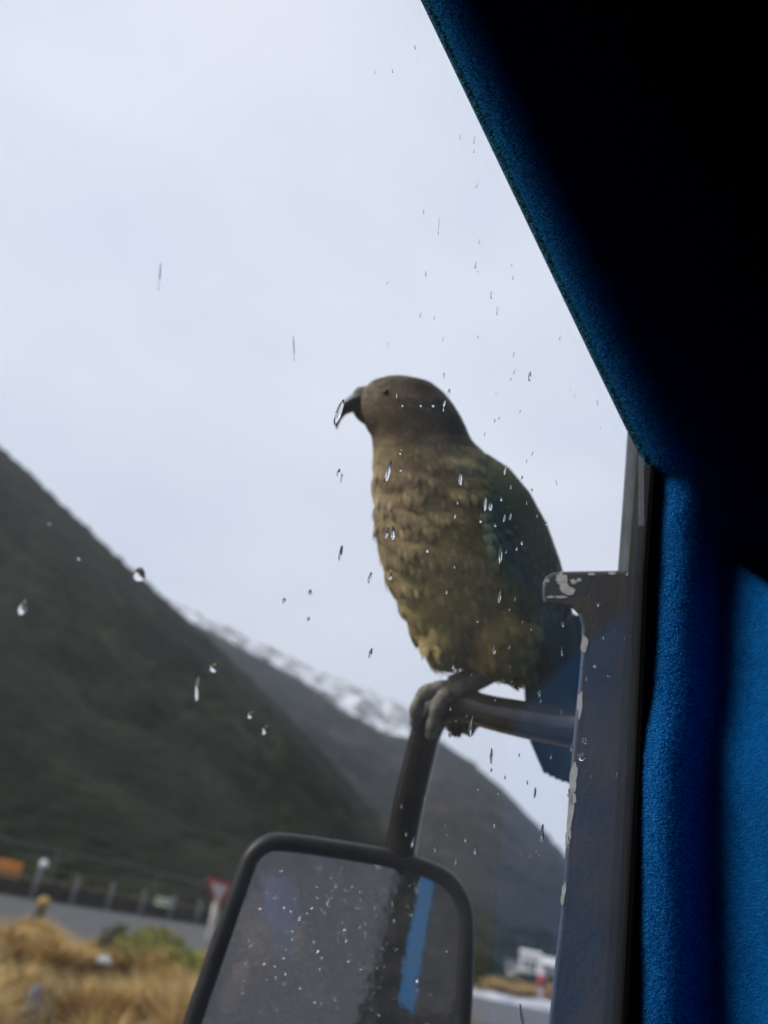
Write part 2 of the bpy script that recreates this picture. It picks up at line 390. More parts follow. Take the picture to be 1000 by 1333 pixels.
hz = (p[2] + .55) / 2
V, Fc = box_geo(p0 + up * (hz + .12), .72, .4, hz - .1, s, d, up); bevel(mk('cabinet_body', V, Fc, m_mint, e, False), .05)
V, Fc = box_geo(p0 + up * .06, .75, .43, .06, s, d, up); mk('plinth', V, Fc, m_beam, e, False)
V, Fc = box_geo(p0 + up * (hz * 2 + .06), .78, .46, .04, s, d, up); mk('cabinet_lid', V, Fc, m_post, e, False)
m_yellow = noisy('yellow_cap', (.30, .19, .05), (.38, .25, .08), 6, .6)
p = G(50, 1196)
e = empty('yellow_topped_bollard', tuple(p), 'short dark bollard with a round yellow top at the near road edge', 'bollard')
V, Fc = tube_geo([p, p + up * .25, p + up * .3], [.2, .17, .14], 12); mk('base', V, Fc, m_beam, e)
V, Fc = sphere_geo(p + up * .52, .24, sc=(1, 1, .95)); mk('cap', V, Fc, m_yellow, e)

# give way sign
m_red = noisy('faded_red_sign', (.33, .045, .05), (.38, .06, .06), 3, .5)
m_signw = noisy('grimy_white_sign', (.52, .50, .52), (.60, .58, .60), 4, .5)
m_polew = noisy('white_sign_post', (.62, .54, .50), (.70, .63, .60), 3, .6)
base = G(268, 1246); sgn_d = float((base - CAM) @ Fv)
tl, tr_, bt = P(268, 1141, sgn_d), P(305, 1150, sgn_d), P(282, 1188, sgn_d)
e = empty('give_way_sign', tuple(base), 'red bordered triangular road sign on a white post beside the mirror', 'road sign')
cen = (tl + tr_ + bt) / 3; d, s = face_cam(cen)
def tri_prism(k, off, th):
    pts = [cen + (q - cen) * k + d * off for q in (tl, bt, tr_)]
    V = pts + [q - d * th for q in pts]
    return V, [(0, 1, 2), (5, 4, 3), (0, 3, 4, 1), (1, 4, 5, 2), (2, 5, 3, 0)]
V, Fc = tri_prism(1, 0, .04); bevel(recalc(mk('sign_border', V, Fc, m_red, e, False)), .008)
V, Fc = tri_prism(.60, .006, .004); recalc(mk('sign_face', V, Fc, m_signw, e, False))
topp = cen - d * .09; topp = np.array([topp[0], topp[1], cen[2] + .1])
V, Fc = tube_geo([base + d * 0, base + (topp - base) * .5, topp], .115, 12); mk('sign_post', V, Fc, m_polew, e)

# ------------------------------------------------------------------ far buildings
m_wallw = noisy('white_weatherboard', (.62, .62, .60), (.70, .70, .68), 1, .7)
m_wallc = noisy('cream_weatherboard', (.52, .47, .40), (.58, .54, .47), 1, .7)
m_wallg = noisy('grey_weatherboard', (.34, .36, .38), (.40, .42, .44), 1, .7)
m_roofd = noisy('dark_roof_iron', (.05, .055, .065), (.08, .085, .09), 1, .6)
m_roofl = noisy('pale_roof_iron', (.5, .51, .51), (.58, .58, .58), 1, .6)
m_glassd = M('dark_window', (.02, .025, .03), .15)
def house(px0, px1, pyt, dist, wall, roof, label, roof_h, depth):
    b = P((px0 + px1) / 2, 1262, dist); b[2] = 0
    w = (px1 - px0) / FPX * dist / 2
    ptop = P((px0 + px1) / 2, pyt, dist)[2]
    e = empty('village_house', tuple(b), label, 'house', 'houses across the valley floor')
    d, s = face_cam(b)
    hw = ptop - roof_h
    V, Fc = box_geo(b + up * hw / 2, w, depth, hw / 2, s, d, up); mk('wall', V, Fc, wall, e, False)
    w2 = w * 1.06; dp = depth * 1.1
    V = [b + s * a * w2 + d * c * dp + up * (hw + .02) for a in (-1, 1) for c in (-1, 1)] + [b + s * a * w2 + up * (ptop + .02) for a in (-1, 1)]
    mk('roof', V, [(0, 2, 5, 4), (1, 4, 5, 3), (0, 4, 1), (2, 3, 5), (0, 1, 3, 2)], roof, e, False)
    for k in (-.45, .4):
        V, Fc = box_geo(b + s * w * k + d * (depth + .02) + up * hw * .55, w * .16, .03, hw * .2, s, d, up); mk('window', V, Fc, m_glassd, e, False)
    V, Fc = box_geo(b + s * w * .02 + d * (depth + .02) + up * hw * .36, w * .1, .03, hw * .35, s, d, up); mk('door', V, Fc, m_roofd, e, False)
house(676, 703, 1237, 112, m_wallw, m_roofl, 'tall white house in the valley, left of the marker post', .5, 2)
house(641, 675, 1249, 100, m_wallc, m_roofd, 'low cream house with a dark roof, left of the tall white house', .35, 2)
house(704, 735, 1247, 150, m_wallg, m_roofl, 'grey white house half hidden by the mirror bracket', 1.4, 4)

# marker post with red band
p = G(703, 1309); dd_ = float((p - CAM) @ Fv)
e = empty('marker_post', tuple(p), 'white roadside marker post with a red band near the bracket', 'marker post')
h = (1309 - 1268) / FPX * dd_
V, Fc = tube_geo([p, p + up * h], .12, 12); mk('post', V, Fc, m_signw, e)
V, Fc = tube_geo([p + up * h * .52, p + up * h * .86], .2, 12); mk('red_band', V, Fc, m_red, e)

# ------------------------------------------------------------------ vegetation
m_tus = vcol('golden_tussock', .7, .2)
m_bush = vcol('bush_leaves', .65, .25)
def tussock_mesh(seed, n=520, h=.9, spread=.75):
    r = random.Random(seed); mb = MB()
    for i in range(n):
        a = r.uniform(0, 2 * pi); rad = abs(r.gauss(0, .13)); lean = r.uniform(.1, 1.0) ** .8; L = h * r.uniform(.6, 1.15)
        b = np.array([rad * cos(a), rad * sin(a), 0]); dirh = np.array([cos(a), sin(a), 0]) + np.array([r.gauss(0, .35), r.gauss(0, .35), 0]) + np.array([.35, 0, 0])
        dirh /= np.linalg.norm(dirh); side = np.array([-dirh[1], dirh[0], 0]); w = r.uniform(.006, .013)
        pts = []
        for t in (0, .35, .7, 1):
            pts.append(b + dirh * spread * lean * L * t ** 1.7 + up * L * (t - .42 * lean * t * t))
        V = []
        for j, q in enumerate(pts[:-1]): V += [q - side * w * (1 - .25 * j), q + side * w * (1 - .25 * j)]
        V.append(pts[-1])
        k = r.random(); c = np.array([.66, .45, .17]) * (1 - k) + np.array([.44, .28, .10]) * k
        if r.random() < .14: c = np.array([.5, .38, .2])
        if r.random() < .12: c = np.array([.14, .09, .04])
        mb.add(V, [(0, 1, 3, 2), (2, 3, 5, 4), (4, 5, 6)], c)
    return mb
def bush_mesh(seed, rx, ry, rz, n, cols, leaf=.05):
    r = random.Random(seed); mb = MB()
    for i in range(n):
        while True:
            v = np.array([r.uniform(-1, 1), r.uniform(-1, 1), r.uniform(0, 1)])
            l = np.linalg.norm(v)
            if .35 < l < 1 + .25 * fbm(v[0] * 2.2 + seed, v[1] * 2.2, v[2] * 2.2): break
        c = v * np.array([rx, ry, rz]); a = np.array([r.gauss(0, 1), r.gauss(0, 1), r.gauss(0, 1) + .6]); a /= np.linalg.norm(a)
        b = np.cross(a, [r.gauss(0, 1), r.gauss(0, 1), r.gauss(0, 1)]); b /= np.linalg.norm(b); s = leaf * r.uniform(.6, 1.5)
        cc = np.array(cols[r.randrange(len(cols))]) * r.uniform(.75, 1.25)
        mb.add([c - a * s, c + b * s * .35, c + a * s, c - b * s * .35], [(0, 1, 2, 3)], cc)
    return mb
protos = [tussock_mesh(s).build('tussock', m_tus, None, False, (0, 0, 0)) for s in (1, 2, 3, 4)]
first = {0: True, 1: True, 2: True, 3: True}
def place(proto_list, i, loc, sc, rz, label, cat, group):
    src = proto_list[i]
    if src.get('used'): o = src.copy(); COL.objects.link(o)
    else: o = src; src['used'] = 1
    o.location = loc; o.scale = (sc[0], sc[0], sc[1]); o.rotation_euler = (0, 0, rz)
    return tag(o, label, cat, group)
rt = random.Random(5)
spots = []; pst = P(32, 1335, 8.6)
tries = 0
while len(spots) < 130 and tries < 8000:
    tries += 1
    y = rt.uniform(8.5, 24) if rt.random() < .75 else rt.uniform(8.5, 14)
    x = rt.uniform(-13, 4.5)
    if not (-.62 * y - .4 < x < .08 * y + .5): continue
    if hypot(x - pst[0], y - pst[1]) < .6 or (y < pst[1] + .3 and abs(x / y - pst[0] / pst[1]) < .07): continue
    if 12.6 < y < 16.5 and -.285 < x / y < -.15: continue
    if any(hypot(x - a, y - b) < .42 + .008 * y for a, b in spots): continue
    spots.append((x, y))
for x, y in spots:
    place(protos, rt.randrange(4), (x, y, -.02), (rt.uniform(.9, 1.5), rt.uniform(.75, 1.1) * (1.0 if y < 18 else .75)), rt.uniform(-.5, .5) + pi * 0,
          'golden brown tussock grass clump on the near roadside bank', 'tussock', 'tussock clumps on the near bank')
rb = random.Random(8)
for i in range(26):
    x = rb.uniform(3, 34); y = rb.uniform(43.5, 58)
    if not (.14 * y < x < .42 * y): continue
    place(protos, rb.randrange(4), (x, y, -.02), (rb.uniform(1.6, 2.6), rb.uniform(.8, 1.3)), rb.uniform(0, 6),
          'tan tussock grass clump beyond the road at the right', 'tussock', 'tussock clumps beyond the road')
# dry ground cover between the clumps
mb = MB(); r = random.Random(31)
for i in range(9000):
    y = r.uniform(7.5, 24.5); x = r.uniform(-.62 * y - 1, .3 * y + 1)
    L = r.uniform(.08, .3); a = r.uniform(0, 6.28); le = r.uniform(.02, .2); w = .008
    k = r.random(); c = np.array([.46, .31, .115]) * (1 - k) + np.array([.16, .12, .05]) * k
    mb.add([(x - w, y, 0), (x + w, y, 0), (x + le * cos(a), y + le * sin(a), L)], [(0, 1, 2)], c)
tag(mb.build('ground_grass', m_tus, None, False, (0, 0, 0)), kind='stuff')

greens = [(.21, .24, .035), (.28, .27, .05), (.14, .17, .03), (.34, .30, .09)]
darkg = [(.03, .04, .016), (.045, .05, .02), (.02, .028, .012)]
olives = [(.09, .085, .03), (.05, .06, .022), (.13, .10, .04)]
def bush(px, py, dist, rx, rz, cols, label, seed, n=2600, leaf=.07, group=None):
    g = P(px, py, dist); base = np.array([g[0], g[1], 0])
    e = empty('bush', tuple(base), label, 'bush', group)
    mbb = bush_mesh(seed, rx, rx * .8, rz, n, cols, leaf)
    V = np.array(mbb.V) + base
    o = mk('foliage', V, mbb.F, m_bush, e, False, np.array(mbb.C))
    mt = MB(); rr = random.Random(seed)
    for k in range(6):
        a = rr.uniform(0, 6.28); q = np.array([cos(a) * rx * .6, sin(a) * rx * .5, rz * .75])
        mt.add(*tube_geo([base, base + q * .5 + up * .1, base + q], [.035, .025, .01], 6))
    mt.build('stem', m_wood, e)
bush(200, 1246, 16.5, .95, 1.0, greens, 'bright green bush among the tussock left of the road sign', 3, n=4200, leaf=.06)
bush(238, 1262, 15.5, .75, .75, greens, 'low green bush just left of the mirror frame', 4, n=2600, leaf=.06)
bush(150, 1228, 17.5, .45, .85, olives, 'small dull olive bush at the left end of the bright green bush', 5, n=1200, leaf=.06)
bush(622, 1262, 50, 2.0, 2.2, [(.045, .055, .016), (.06, .065, .02), (.03, .038, .014)], 'tall dark olive bush beyond the road right of the mirror', 6, n=3200, leaf=.17)
bush(690, 1290, 54, 1.6, 1.15, darkg, 'dark green bush below the tall white house', 7, n=2200, leaf=.14)
bush(655, 1300, 46, 1.3, .8, olives, 'low olive bush at the far road edge', 8, n=1800, leaf=.12)
bush(722, 1290, 60, 2.0, 1.2, darkg, 'dark bush beside the marker post', 9, n=1800, leaf=.14)

# pale stones and stub in the tussock
m_stone = noisy('pale_stone', (.42, .40, .38), (.52, .50, .48), 3, .9, .5, 12, bdist=.03)
def stone(px, py, dist, r, label, zoff):
    c = P(px, py, dist); V, Fc = sphere_geo((0, 0, 0), 1, 16, 10)
    V = np.array(V); V = np.array([v * (1 + .35 * fbm(*(v * 1.3 + px))) for v in V]) * np.array([r * 1.5, r, r * .75]) + np.array([c[0], c[1], max(c[2], r * .4)])
    tag(mk('stone', V, Fc, m_stone), label, 'stone')
stone(48, 1238, 15.5, .12, 'pale stone in the tussock near the left edge', 0)
stone(136, 1251, 14.5, .11, 'pale flat stone in the tussock below the green bush', 0)
p = P(32, 1335, 8.6); p[2] = 0; ht = P(32, 1282, 8.6)[2]
e = empty('grey_marker_stub', tuple(p), 'short grey stub post with an orange foot in the front tussock', 'marker post')
m_stub = noisy('grey_stub', (.11, .11, .13), (.16, .16, .18), 8, .7)
V, Fc = tube_geo([p + up * .14, p + up * (ht - .06), p + up * ht], [.085, .075, .05], 12); mk('post', V, Fc, m_stub, e)
V, Fc = tube_geo([p - up * .02, p + up * .1, p + up * .14], [.12, .11, .09], 12); mk('foot', V, Fc, m_orange, e)

# ------------------------------------------------------------------ van: frame of the side window
A_ = P(840, 600, .56); B_ = P(812, 1333, .45); C_ = P(555, 0, .52)
EV = (A_ - B_) / np.linalg.norm(A_ - B_); t_ = C_ - A_; t_ = t_ - EV * (t_ @ EV); ES = -t_ / np.linalg.norm(t_); EN = np.cross(ES, EV)
if (CAM - A_) @ EN < 0: EN = -EN
def W(s, v, w): return A_ + s * ES + v * EV + w * EN
def sv(x, y, w=0.0):
    r = ray(x, y); k = ((A_ - CAM) @ EN + w) / (r @ EN); q = CAM + k * r - A_; return np.array([q @ ES, q @ EV])
van = empty('van', tuple(W(.1, -1.3, .5)), 'blue carpeted van cab with a wet side window and its mirror outside', 'van')

hpx = [(420, -280), (487, -141), (555, 0), (620, 136), (690, 283), (760, 430), (800, 513), (826, 566), (848, 606), (872, 637), (910, 664), (960, 684), (1060, 705), (1250, 735)]
hp = [np.array(q) for q in catmull([sv(*q) for q in hpx], 8)]
ppx = [(862, 585), (858, 620), (854, 680), (850, 760), (843, 890), (832, 985), (828, 1150), (826, 1333), (823, 1480), (815, 1700)]
pp = [np.array(q) for q in catmull([sv(*q) for q in ppx], 8)]

def sweep(path, prof, side, extra=None, mod=None):
    V = []; n = len(path); m_ = len(prof)
    for i, q in enumerate(path):
        t = path[min(i + 1, n - 1)] - path[max(i - 1, 0)]; t = t / np.linalg.norm(t)
        nr = np.array([-t[1], t[0]]) * side
        for j, (a, w) in enumerate(prof):
            a2, w2 = (a, w) if mod is None else mod(q, a, w, j)
            r = q + nr * a2; V.append((r[0], r[1], w2))
        if extra is not None: r2 = r + np.array(extra); V.append((r2[0], r2[1], w2))
    k = m_ + (1 if extra is not None else 0); Fc = []
    for i in range(n - 1):
        for j in range(k - 1):
            a = i * k + j; Fc.append((a, a + 1, a + k + 1, a + k))
    return V, Fc
def toW(V): return [W(*v) for v in V]
HR = .0235
hprof = [(.0, -.003)] + [(.017 * (1 - cos(t * pi / 2)), .002 + HR * sin(t * pi / 2)) for t in np.linspace(0, 1, 12)] + [(.022, HR + .0026), (.028, HR + .003)]
HV, HF = sweep(hp, hprof, 1, extra=(.85, .62))
head = recalc(mk('headliner', toW(HV), HF, MT['carpet'], van))
pprof = [(0, -.004), (0, .004), (.0006, .009), (.0022, .014), (.005, .0185), (.009, .0215), (.014, .0232), (.020, .0238), (.030, .0242), (.036, .0262), (.0395, .031), (.0415, .038), (.044, .06), (.046, .09), (.048, .13), (.050, .165), (.054, .18), (.07, .19), (.3, .19)]
vtop = sv(940, 715)[1]; vfull = sv(940, 980)[1]
def pmod(q, a, w, j):
    a += .0012 * fbm(q[1] * 30, j * .4) if 1 < j < 14 else 0
    if w > .0243:
        k = min(1, max(0, (vtop - q[1]) / (vtop - vfull))); k = k * k * (3 - 2 * k); w = .0242 + k * (w - .0242)
    return a, w
PV, PF = sweep(pp, pprof, 1, mod=pmod)
pil = recalc(mk('pillar_trim', toW(PV), PF, MT['carpet'], van))

# fuzz on the carpet edges
def fuzz(path, prof, side, n, qmax, length, name, mod=None, seed=1):
    r = random.Random(seed); mb = MB(); N_ = len(path)
    cum = np.cumsum([0] + [np.linalg.norm(path[i + 1] - path[i]) for i in range(N_ - 1)])
    for _ in range(n):
        x = r.uniform(0, cum[-1]); i = min(N_ - 2, int(np.searchsorted(cum, x)) - 1 if x > 0 else 0); i = max(0, i)
        f = (x - cum[i]) / max(1e-9, cum[i + 1] - cum[i]); q = path[i] * (1 - f) + path[i + 1] * f
        t = path[i + 1] - path[i]; t = t / np.linalg.norm(t); nr = np.array([-t[1], t[0]]) * side
        j = r.uniform(0, qmax); j0 = int(j); g = j - j0
        a0, w0 = prof[j0]; a1, w1 = prof[j0 + 1]
        if mod: a0, w0 = mod(q, a0, w0, j0); a1, w1 = mod(q, a1, w1, j0 + 1)
        a = a0 + (a1 - a0) * g; w = w0 + (w1 - w0) * g
        tang = np.array([a1 - a0, w1 - w0]); tang = tang / (np.linalg.norm(tang) + 1e-9)
        out = np.array([-tang[1], tang[0]])            # (in-plane, w) outward
        L = length * r.uniform(.5, 1.25)
        p0 = np.array([*(q + nr * a), w])
        dv = np.array([nr[0] * out[0], nr[1] * out[0], out[1]]) + np.array([r.gauss(0, .55), r.gauss(0, .55), r.gauss(0, .4)])
        dv /= np.linalg.norm(dv); p1 = p0 + dv * L
        sd_ = np.array([t[0], t[1], 0]) * r.choice((-1, 1)) * .00017 + np.array([0, 0, r.uniform(-.0001, .0001)])
        mb.add([W(*(p0 - sd_)), W(*(p0 + sd_)), W(*p1)], [(0, 1, 2)])
    return tag(mb.build(name, MT['fibre'], van, False), kind='stuff')
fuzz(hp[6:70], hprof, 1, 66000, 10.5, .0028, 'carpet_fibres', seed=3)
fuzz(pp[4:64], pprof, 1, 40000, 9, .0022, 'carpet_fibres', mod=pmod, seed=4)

# rubber seals
SV, SF = sweep(hp, [(.006, -.0035), (-.0008, -.0035), (-.0008, .0020), (.006, .0020)], 1); recalc(mk('window_seal', toW(SV), SF, MT['rubber'], van))
spx = [(848, 560), (846, 600), (836, 745), (826, 985), (817, 1160), (808, 1333), (803, 1450), (792, 1700)]
sl = [sv(*q) for q in spx]; V = []; Fc = []
for a, b in zip(sl, [sv(*q) for q in [(880, 560), (882, 600), (890, 745), (880, 985), (876, 1160), (874, 1333), (872, 1450), (868, 1700)]]):
    V += [W(a[0], a[1], -.012), W(a[0], a[1], .001), W(a[0] + .002, a[1], .003), W(b[0], b[1], .003), W(b[0], b[1], -.012)]
for i in range(len(sl) - 1):
    for j in range(5):
        Fc.append((i * 5 + j, i * 5 + (j + 1) % 5, i * 5 + 5 + (j + 1) % 5, i * 5 + 5 + j))
recalc(mk('window_seal', V, Fc, MT['rubber'], van, False))

# window hole, pane, door skin, cab lining
vbot = -.52; sleft = -.86; vt = hp[0][1]
hole = [hp[i] for i in range(0, 62)] + [np.array([.006, -.1]), np.array([.0, -.3]), np.array([0, vbot]), np.array([-.4, vbot]), np.array([sleft, vbot]), np.array([sleft, 0]), np.array([sleft, vt]), np.array([-.6, vt])]
V = [W(q[0] + (0.0), q[1], z) for z in (-.006, -.001) for q in hole]; nH = len(hole)
recalc(mk('window_pane', V, [tuple(range(nH)), tuple(range(2 * nH - 1, nH - 1, -1))] + [(i, (i + 1) % nH, nH + (i + 1) % nH, nH + i) for i in range(nH)], MT['pane'], van, False))
S0, S1, V0, V1 = -1.25, 1.05, -1.35, 1.05
cen2 = np.array([-.4, -.1]); ring_o = []
angs = []
for q in hole:
    dq = q - cen2; k = min((S1 - cen2[0]) / dq[0] if dq[0] > 0 else ((S0 - cen2[0]) / dq[0] if dq[0] < 0 else 1e9), (V1 - cen2[1]) / dq[1] if dq[1] > 0 else ((V0 - cen2[1]) / dq[1] if dq[1] < 0 else 1e9))
    ring_o.append(cen2 + dq * k)
V = []
hole2 = [q + (np.array([.06, .06]) if i < 62 else np.array([.075 if q[0] > -.1 else 0, 0])) for i, q in enumerate(hole)]
for z in (-.026, -.012):
    V += [W(q[0], q[1], z) for q in hole2] + [W(q[0], q[1], z) for q in ring_o]
Fc = []
for i in range(nH):
    j = (i + 1) % nH
    Fc.append((i, j, nH + j, nH + i)); Fc.append((2 * nH + i, 3 * nH + i, 3 * nH + j, 2 * nH + j)); Fc.append((i, 2 * nH + i, 2 * nH + j, j))
recalc(mk('door_skin', V, Fc, MT['body_paint'], van, False))
Wd = 1.7
b8 = [W(s, v, w) for w in (-.011, Wd) for v in (V0 - .3, V1 + .3) for s in (S0 - .3, S1 + .3)]
mk('cabin_lining', b8, [(4, 5, 7, 6), (0, 1, 5, 4), (2, 6, 7, 3), (0, 4, 6, 2), (1, 3, 7, 5)], MT['lining'], van, False)
# closing strips of trim round the window (above, left, below and right of the frame)
def slab(name, s0, s1, v0, v1, w0, w1, mat):
    V = [W(s, v, w) for w in (w0, w1) for v in (v0, v1) for s in (s0, s1)]
    return mk(name, V, [(0, 2, 3, 1), (4, 5, 7, 6), (0, 1, 5, 4), (2, 6, 7, 3), (0, 4, 6, 2), (1, 3, 7, 5)], mat, van, False)
slab('top_trim', S0 - .3, 1.3, vt, V1 + .3, -.009, .030, MT['lining'])
slab('sill_trim', S0 - .3, 1.3, V0 - .3, vbot, -.009, .034, MT['lining'])
slab('rear_trim', S0 - .3, sleft, vbot, vt, -.0088, .03, MT['lining'])
slab('dash_side', .25, 1.33, V0, .25, .0, .1895, MT['lining'])

# ------------------------------------------------------------------ mirror bracket, rail, arm, mirror
def dpost(y): return 1 / (1.565 + .00080 * (y - 745))
opx = [(707, 786), (705.5, 770), (706, 759), (710, 751), (718, 746), (732, 744), (760, 743.5), (800, 743), (852, 742.5), (846, 900), (838, 1100), (826, 1333), (818, 1480), (700, 1480), (714, 1333), (724, 1240), (733, 1160), (740, 1040), (746, 960), (753, 890), (757, 845), (757, 815), (753, 800), (745, 792), (733, 789)]
n_ = len(opx)
front = [P(x, y, dpost(y)) for x, y in opx]
hd = np.array([Fv[0], Fv[1], 0]); hd /= np.linalg.norm(hd); back_v = hd * .030 + Rv * .004
midx = 785
V = front + [P(x + (midx - x) * .05, y, dpost(y) + .034) for x, y in opx]
brk = recalc(mk('mirror_bracket', V, [tuple(range(n_)), tuple(range(2 * n_ - 1, n_ - 1, -1))] + [(i, n_ + i, n_ + (i + 1) % n_, (i + 1) % n_) for i in range(n_)], MT['post'], van, False))
bm = bmesh.new(); bm.from_mesh(brk.data)
bmesh.ops.bevel(bm, geom=[e_ for e_ in bm.edges if e_.calc_face_angle(0) > .9], offset=.003, segments=3, affect='EDGES', profile=.5)
bmesh.ops.triangulate(bm, faces=[f for f in bm.faces if len(f.verts) > 4]); bm.to_mesh(brk.data); bm.free()
# paint chips: irregular raised-edge flakes of bare primer on the bracket face
def chip(cx, cy, rx, ry, seed, ang=0):
    r = random.Random(seed); k = 18; V = []; c = P(cx, cy, dpost(cy) - .0006)
    pts = []
    for i in range(k):
        a = 2 * pi * i / k; m_ = 1 + .55 * fbm(cos(a) * 1.6 + seed, sin(a) * 1.6, seed * .3, 3)
        x, y = cos(a) * rx * m_, sin(a) * ry * m_
        x, y = x * cos(ang) - y * sin(ang), x * sin(ang) + y * cos(ang)
        pts.append((cx + x, cy + y))
    top_ = [P(x, y, dpost(y) - .0004) for x, y in pts]; bot_ = [P(x, y, dpost(y) + .0006) for x, y in pts]
    Fc = [tuple(range(k - 1, -1, -1))] + [(i, (i + 1) % k, k + (i + 1) % k, k + i) for i in range(k)]
    mk('paint_chip', top_ + bot_, Fc, MT['chip'], brk, False)
for i, (cx, cy, rx, ry, ang) in enumerate([(731, 752, 7, 7, 0), (734, 763, 6, 9, -.4), (742, 769, 6, 5, .5), (747, 757, 4, 3, 0), (754, 755, 3, 2.5, 0), (717, 777, 5, 1.5, 0), (730, 777, 7, 1.5, 0), (713, 756, 2, 2, 0), (770, 747, 5, 1.6, 0), (797, 746, 5, 2, 0), (819, 748, 4, 2, 0), (833, 773, 2, 5, 0),
        (760, 838, 4, 13, .08), (755, 918, 3.4, 15, .08), (746, 1016, 4.5, 20, .1), (743, 1058, 4, 24, .1), (739, 1090, 3.6, 14, .1), (733, 1165, 3, 16, .1), (774, 868, 1.6, 2, 0), (816, 1180, 2, 22, .2), (779, 787, 1.8, 1.8, 0), (744, 1036, 6, 9, 0)]):
    chip(cx, cy, rx, ry, i + 1, ang)
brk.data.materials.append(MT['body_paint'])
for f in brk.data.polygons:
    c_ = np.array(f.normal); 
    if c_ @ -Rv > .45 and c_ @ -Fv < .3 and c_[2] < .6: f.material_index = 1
# welded collar and bolt where the arm meets the bracket
rp = [P(842, 500, .67), P(833, 640, .665), P(825, 760, .655), P(817, 900, .63)]
V, Fc = tube_geo(catmull(rp, 6), .0135, 18); mk('drip_rail', V, Fc, MT['rail'], van)
armp = [P(790, 955, .600), P(756, 949, .618), P(700, 940, .676), P(650, 930, .735), P(612, 921, .790), P(588, 920, .812), P(569, 929, .822), P(556, 950, .822), P(547, 985, .82), P(536, 1030, .815), P(526, 1080, .81), P(519, 1130, .80), P(510, 1200, .795), P(500, 1280, .79)]
V, Fc = tube_geo(catmull(armp, 8), .0162, 24); arm = mk('mirror_arm', V, Fc, MT['tube'], van)

NMf = ray(352, 1150); NM = -NMf / np.linalg.norm(NMf); Pm0 = P(430, 1220, .755)
def MP(x, y, off=0.0):
    r = ray(x, y); k = ((Pm0 - CAM) @ NM + off) / (r @ NM); return CAM + k * r
mo = [(222, 1425), (250, 1335), (288, 1225), (320, 1134), (330, 1113), (346, 1100), (368, 1097), (430, 1105), (500, 1117), (553, 1131), (584, 1148), (601, 1174), (606, 1204), (605, 1262), (601, 1333), (594, 1410), (586, 1428), (566, 1438), (400, 1440), (245, 1440)]
e3 = catmull([MP(x, y) for x, y in mo + [mo[0]]], 5)[:-1]
nm = len(e3); cm = sum(e3) / nm
mir = mk('wing_mirror', *(lambda a: a)((lambda: (lambda back: ([q + (cm - q) * .03 + NM * .002 for q in e3] + [q - NM * .014 for q in e3] + [cm + (q - cm) * .86 - NM * .04 for q in e3] + [cm - NM * .048],
      [(i, (i + 1) % nm, nm + (i + 1) % nm, nm + i) for i in range(nm)] + [(nm + i, nm + (i + 1) % nm, 2 * nm + (i + 1) % nm, 2 * nm + i) for i in range(nm)] + [(2 * nm + i, 2 * nm + (i + 1) % nm, 3 * nm) for i in range(nm)]))(0))()), MT['frame'], van)
recalc(mir)
# bead round the mirror glass
V = []; seg = 12
for i, q in enumerate(e3):
    t = e3[(i + 1) % nm] - e3[i - 1]; t /= np.linalg.norm(t); u = np.cross(t, NM); u /= np.linalg.norm(u)
    for k in range(seg):
        th = 2 * pi * k / seg; V.append(q + .0092 * cos(th) * u + .0085 * sin(th) * NM)
mk('mirror_frame', V, [(i * seg + k, i * seg + (k + 1) % seg, ((i + 1) % nm) * seg + (k + 1) % seg, ((i + 1) % nm) * seg + k) for i in range(nm) for k in range(seg)], MT['frame'], mir)
gl_ = [q + (cm - q) * .02 + NM * .0035 for q in e3]
mk('mirror_glass', gl_ + [cm + NM * .0035], [(i, (i + 1) % nm, nm) for i in range(nm)], MT['mirror'], mir, False)
# droplets on the mirror glass
def dome(c, n, u, v, rx, ry, h, rings=4, seg=10, taper=0.0, wob=0.0, seed=0):
    V = []; Fc = []
    for i in range(rings):
        ph = (i / rings) * pi / 2
        for k in range(seg):
            th = 2 * pi * k / seg; s_ = sin(th)
            wd = (1 - taper * s_) * (1 + wob * fbm(cos(th) + seed, s_ * 1.4, seed))
            V.append(c + u * rx * cos(ph) * cos(th) * wd + v * ry * cos(ph) * s_ + n * h * sin(ph))
    V.append(c + n * h); top = len(V) - 1
    for i in range(rings - 1):
        for k in range(seg): a = i * seg + k; b = i * seg + (k + 1) % seg; Fc.append((a, b, b + seg, a + seg))
    for k in range(seg): Fc.append(((rings - 1) * seg + k, (rings - 1) * seg + (k + 1) % seg, top))
    Fc.append(tuple(range(seg - 1, -1, -1)))
    return V, Fc
uM = np.cross(np.array([0, 0, 1.0]), NM); uM /= np.linalg.norm(uM); vM = np.cross(NM, uM)
mb = MB(); r = random.Random(12)
for i in range(230):
    x = r.gauss(430, 95); y = r.gauss(1225, 70)
    if not (275 + (1240 - y) * -.0 < x < 590 and 1120 < y < 1430): continue
    if x < 330 - (y - 1110) * .36 + 14: continue
    rr_ = r.uniform(.0004, .0010) * (1 if r.random() < .9 else 1.9)
    mb.add(*dome(MP(x, y) + NM * .0037, NM, uM, vM, rr_, rr_ * r.uniform(1, 1.5), rr_ * .6, 3, 8))
mb.build('water_droplets', MT['water'], mir)['kind'] = 'stuff'

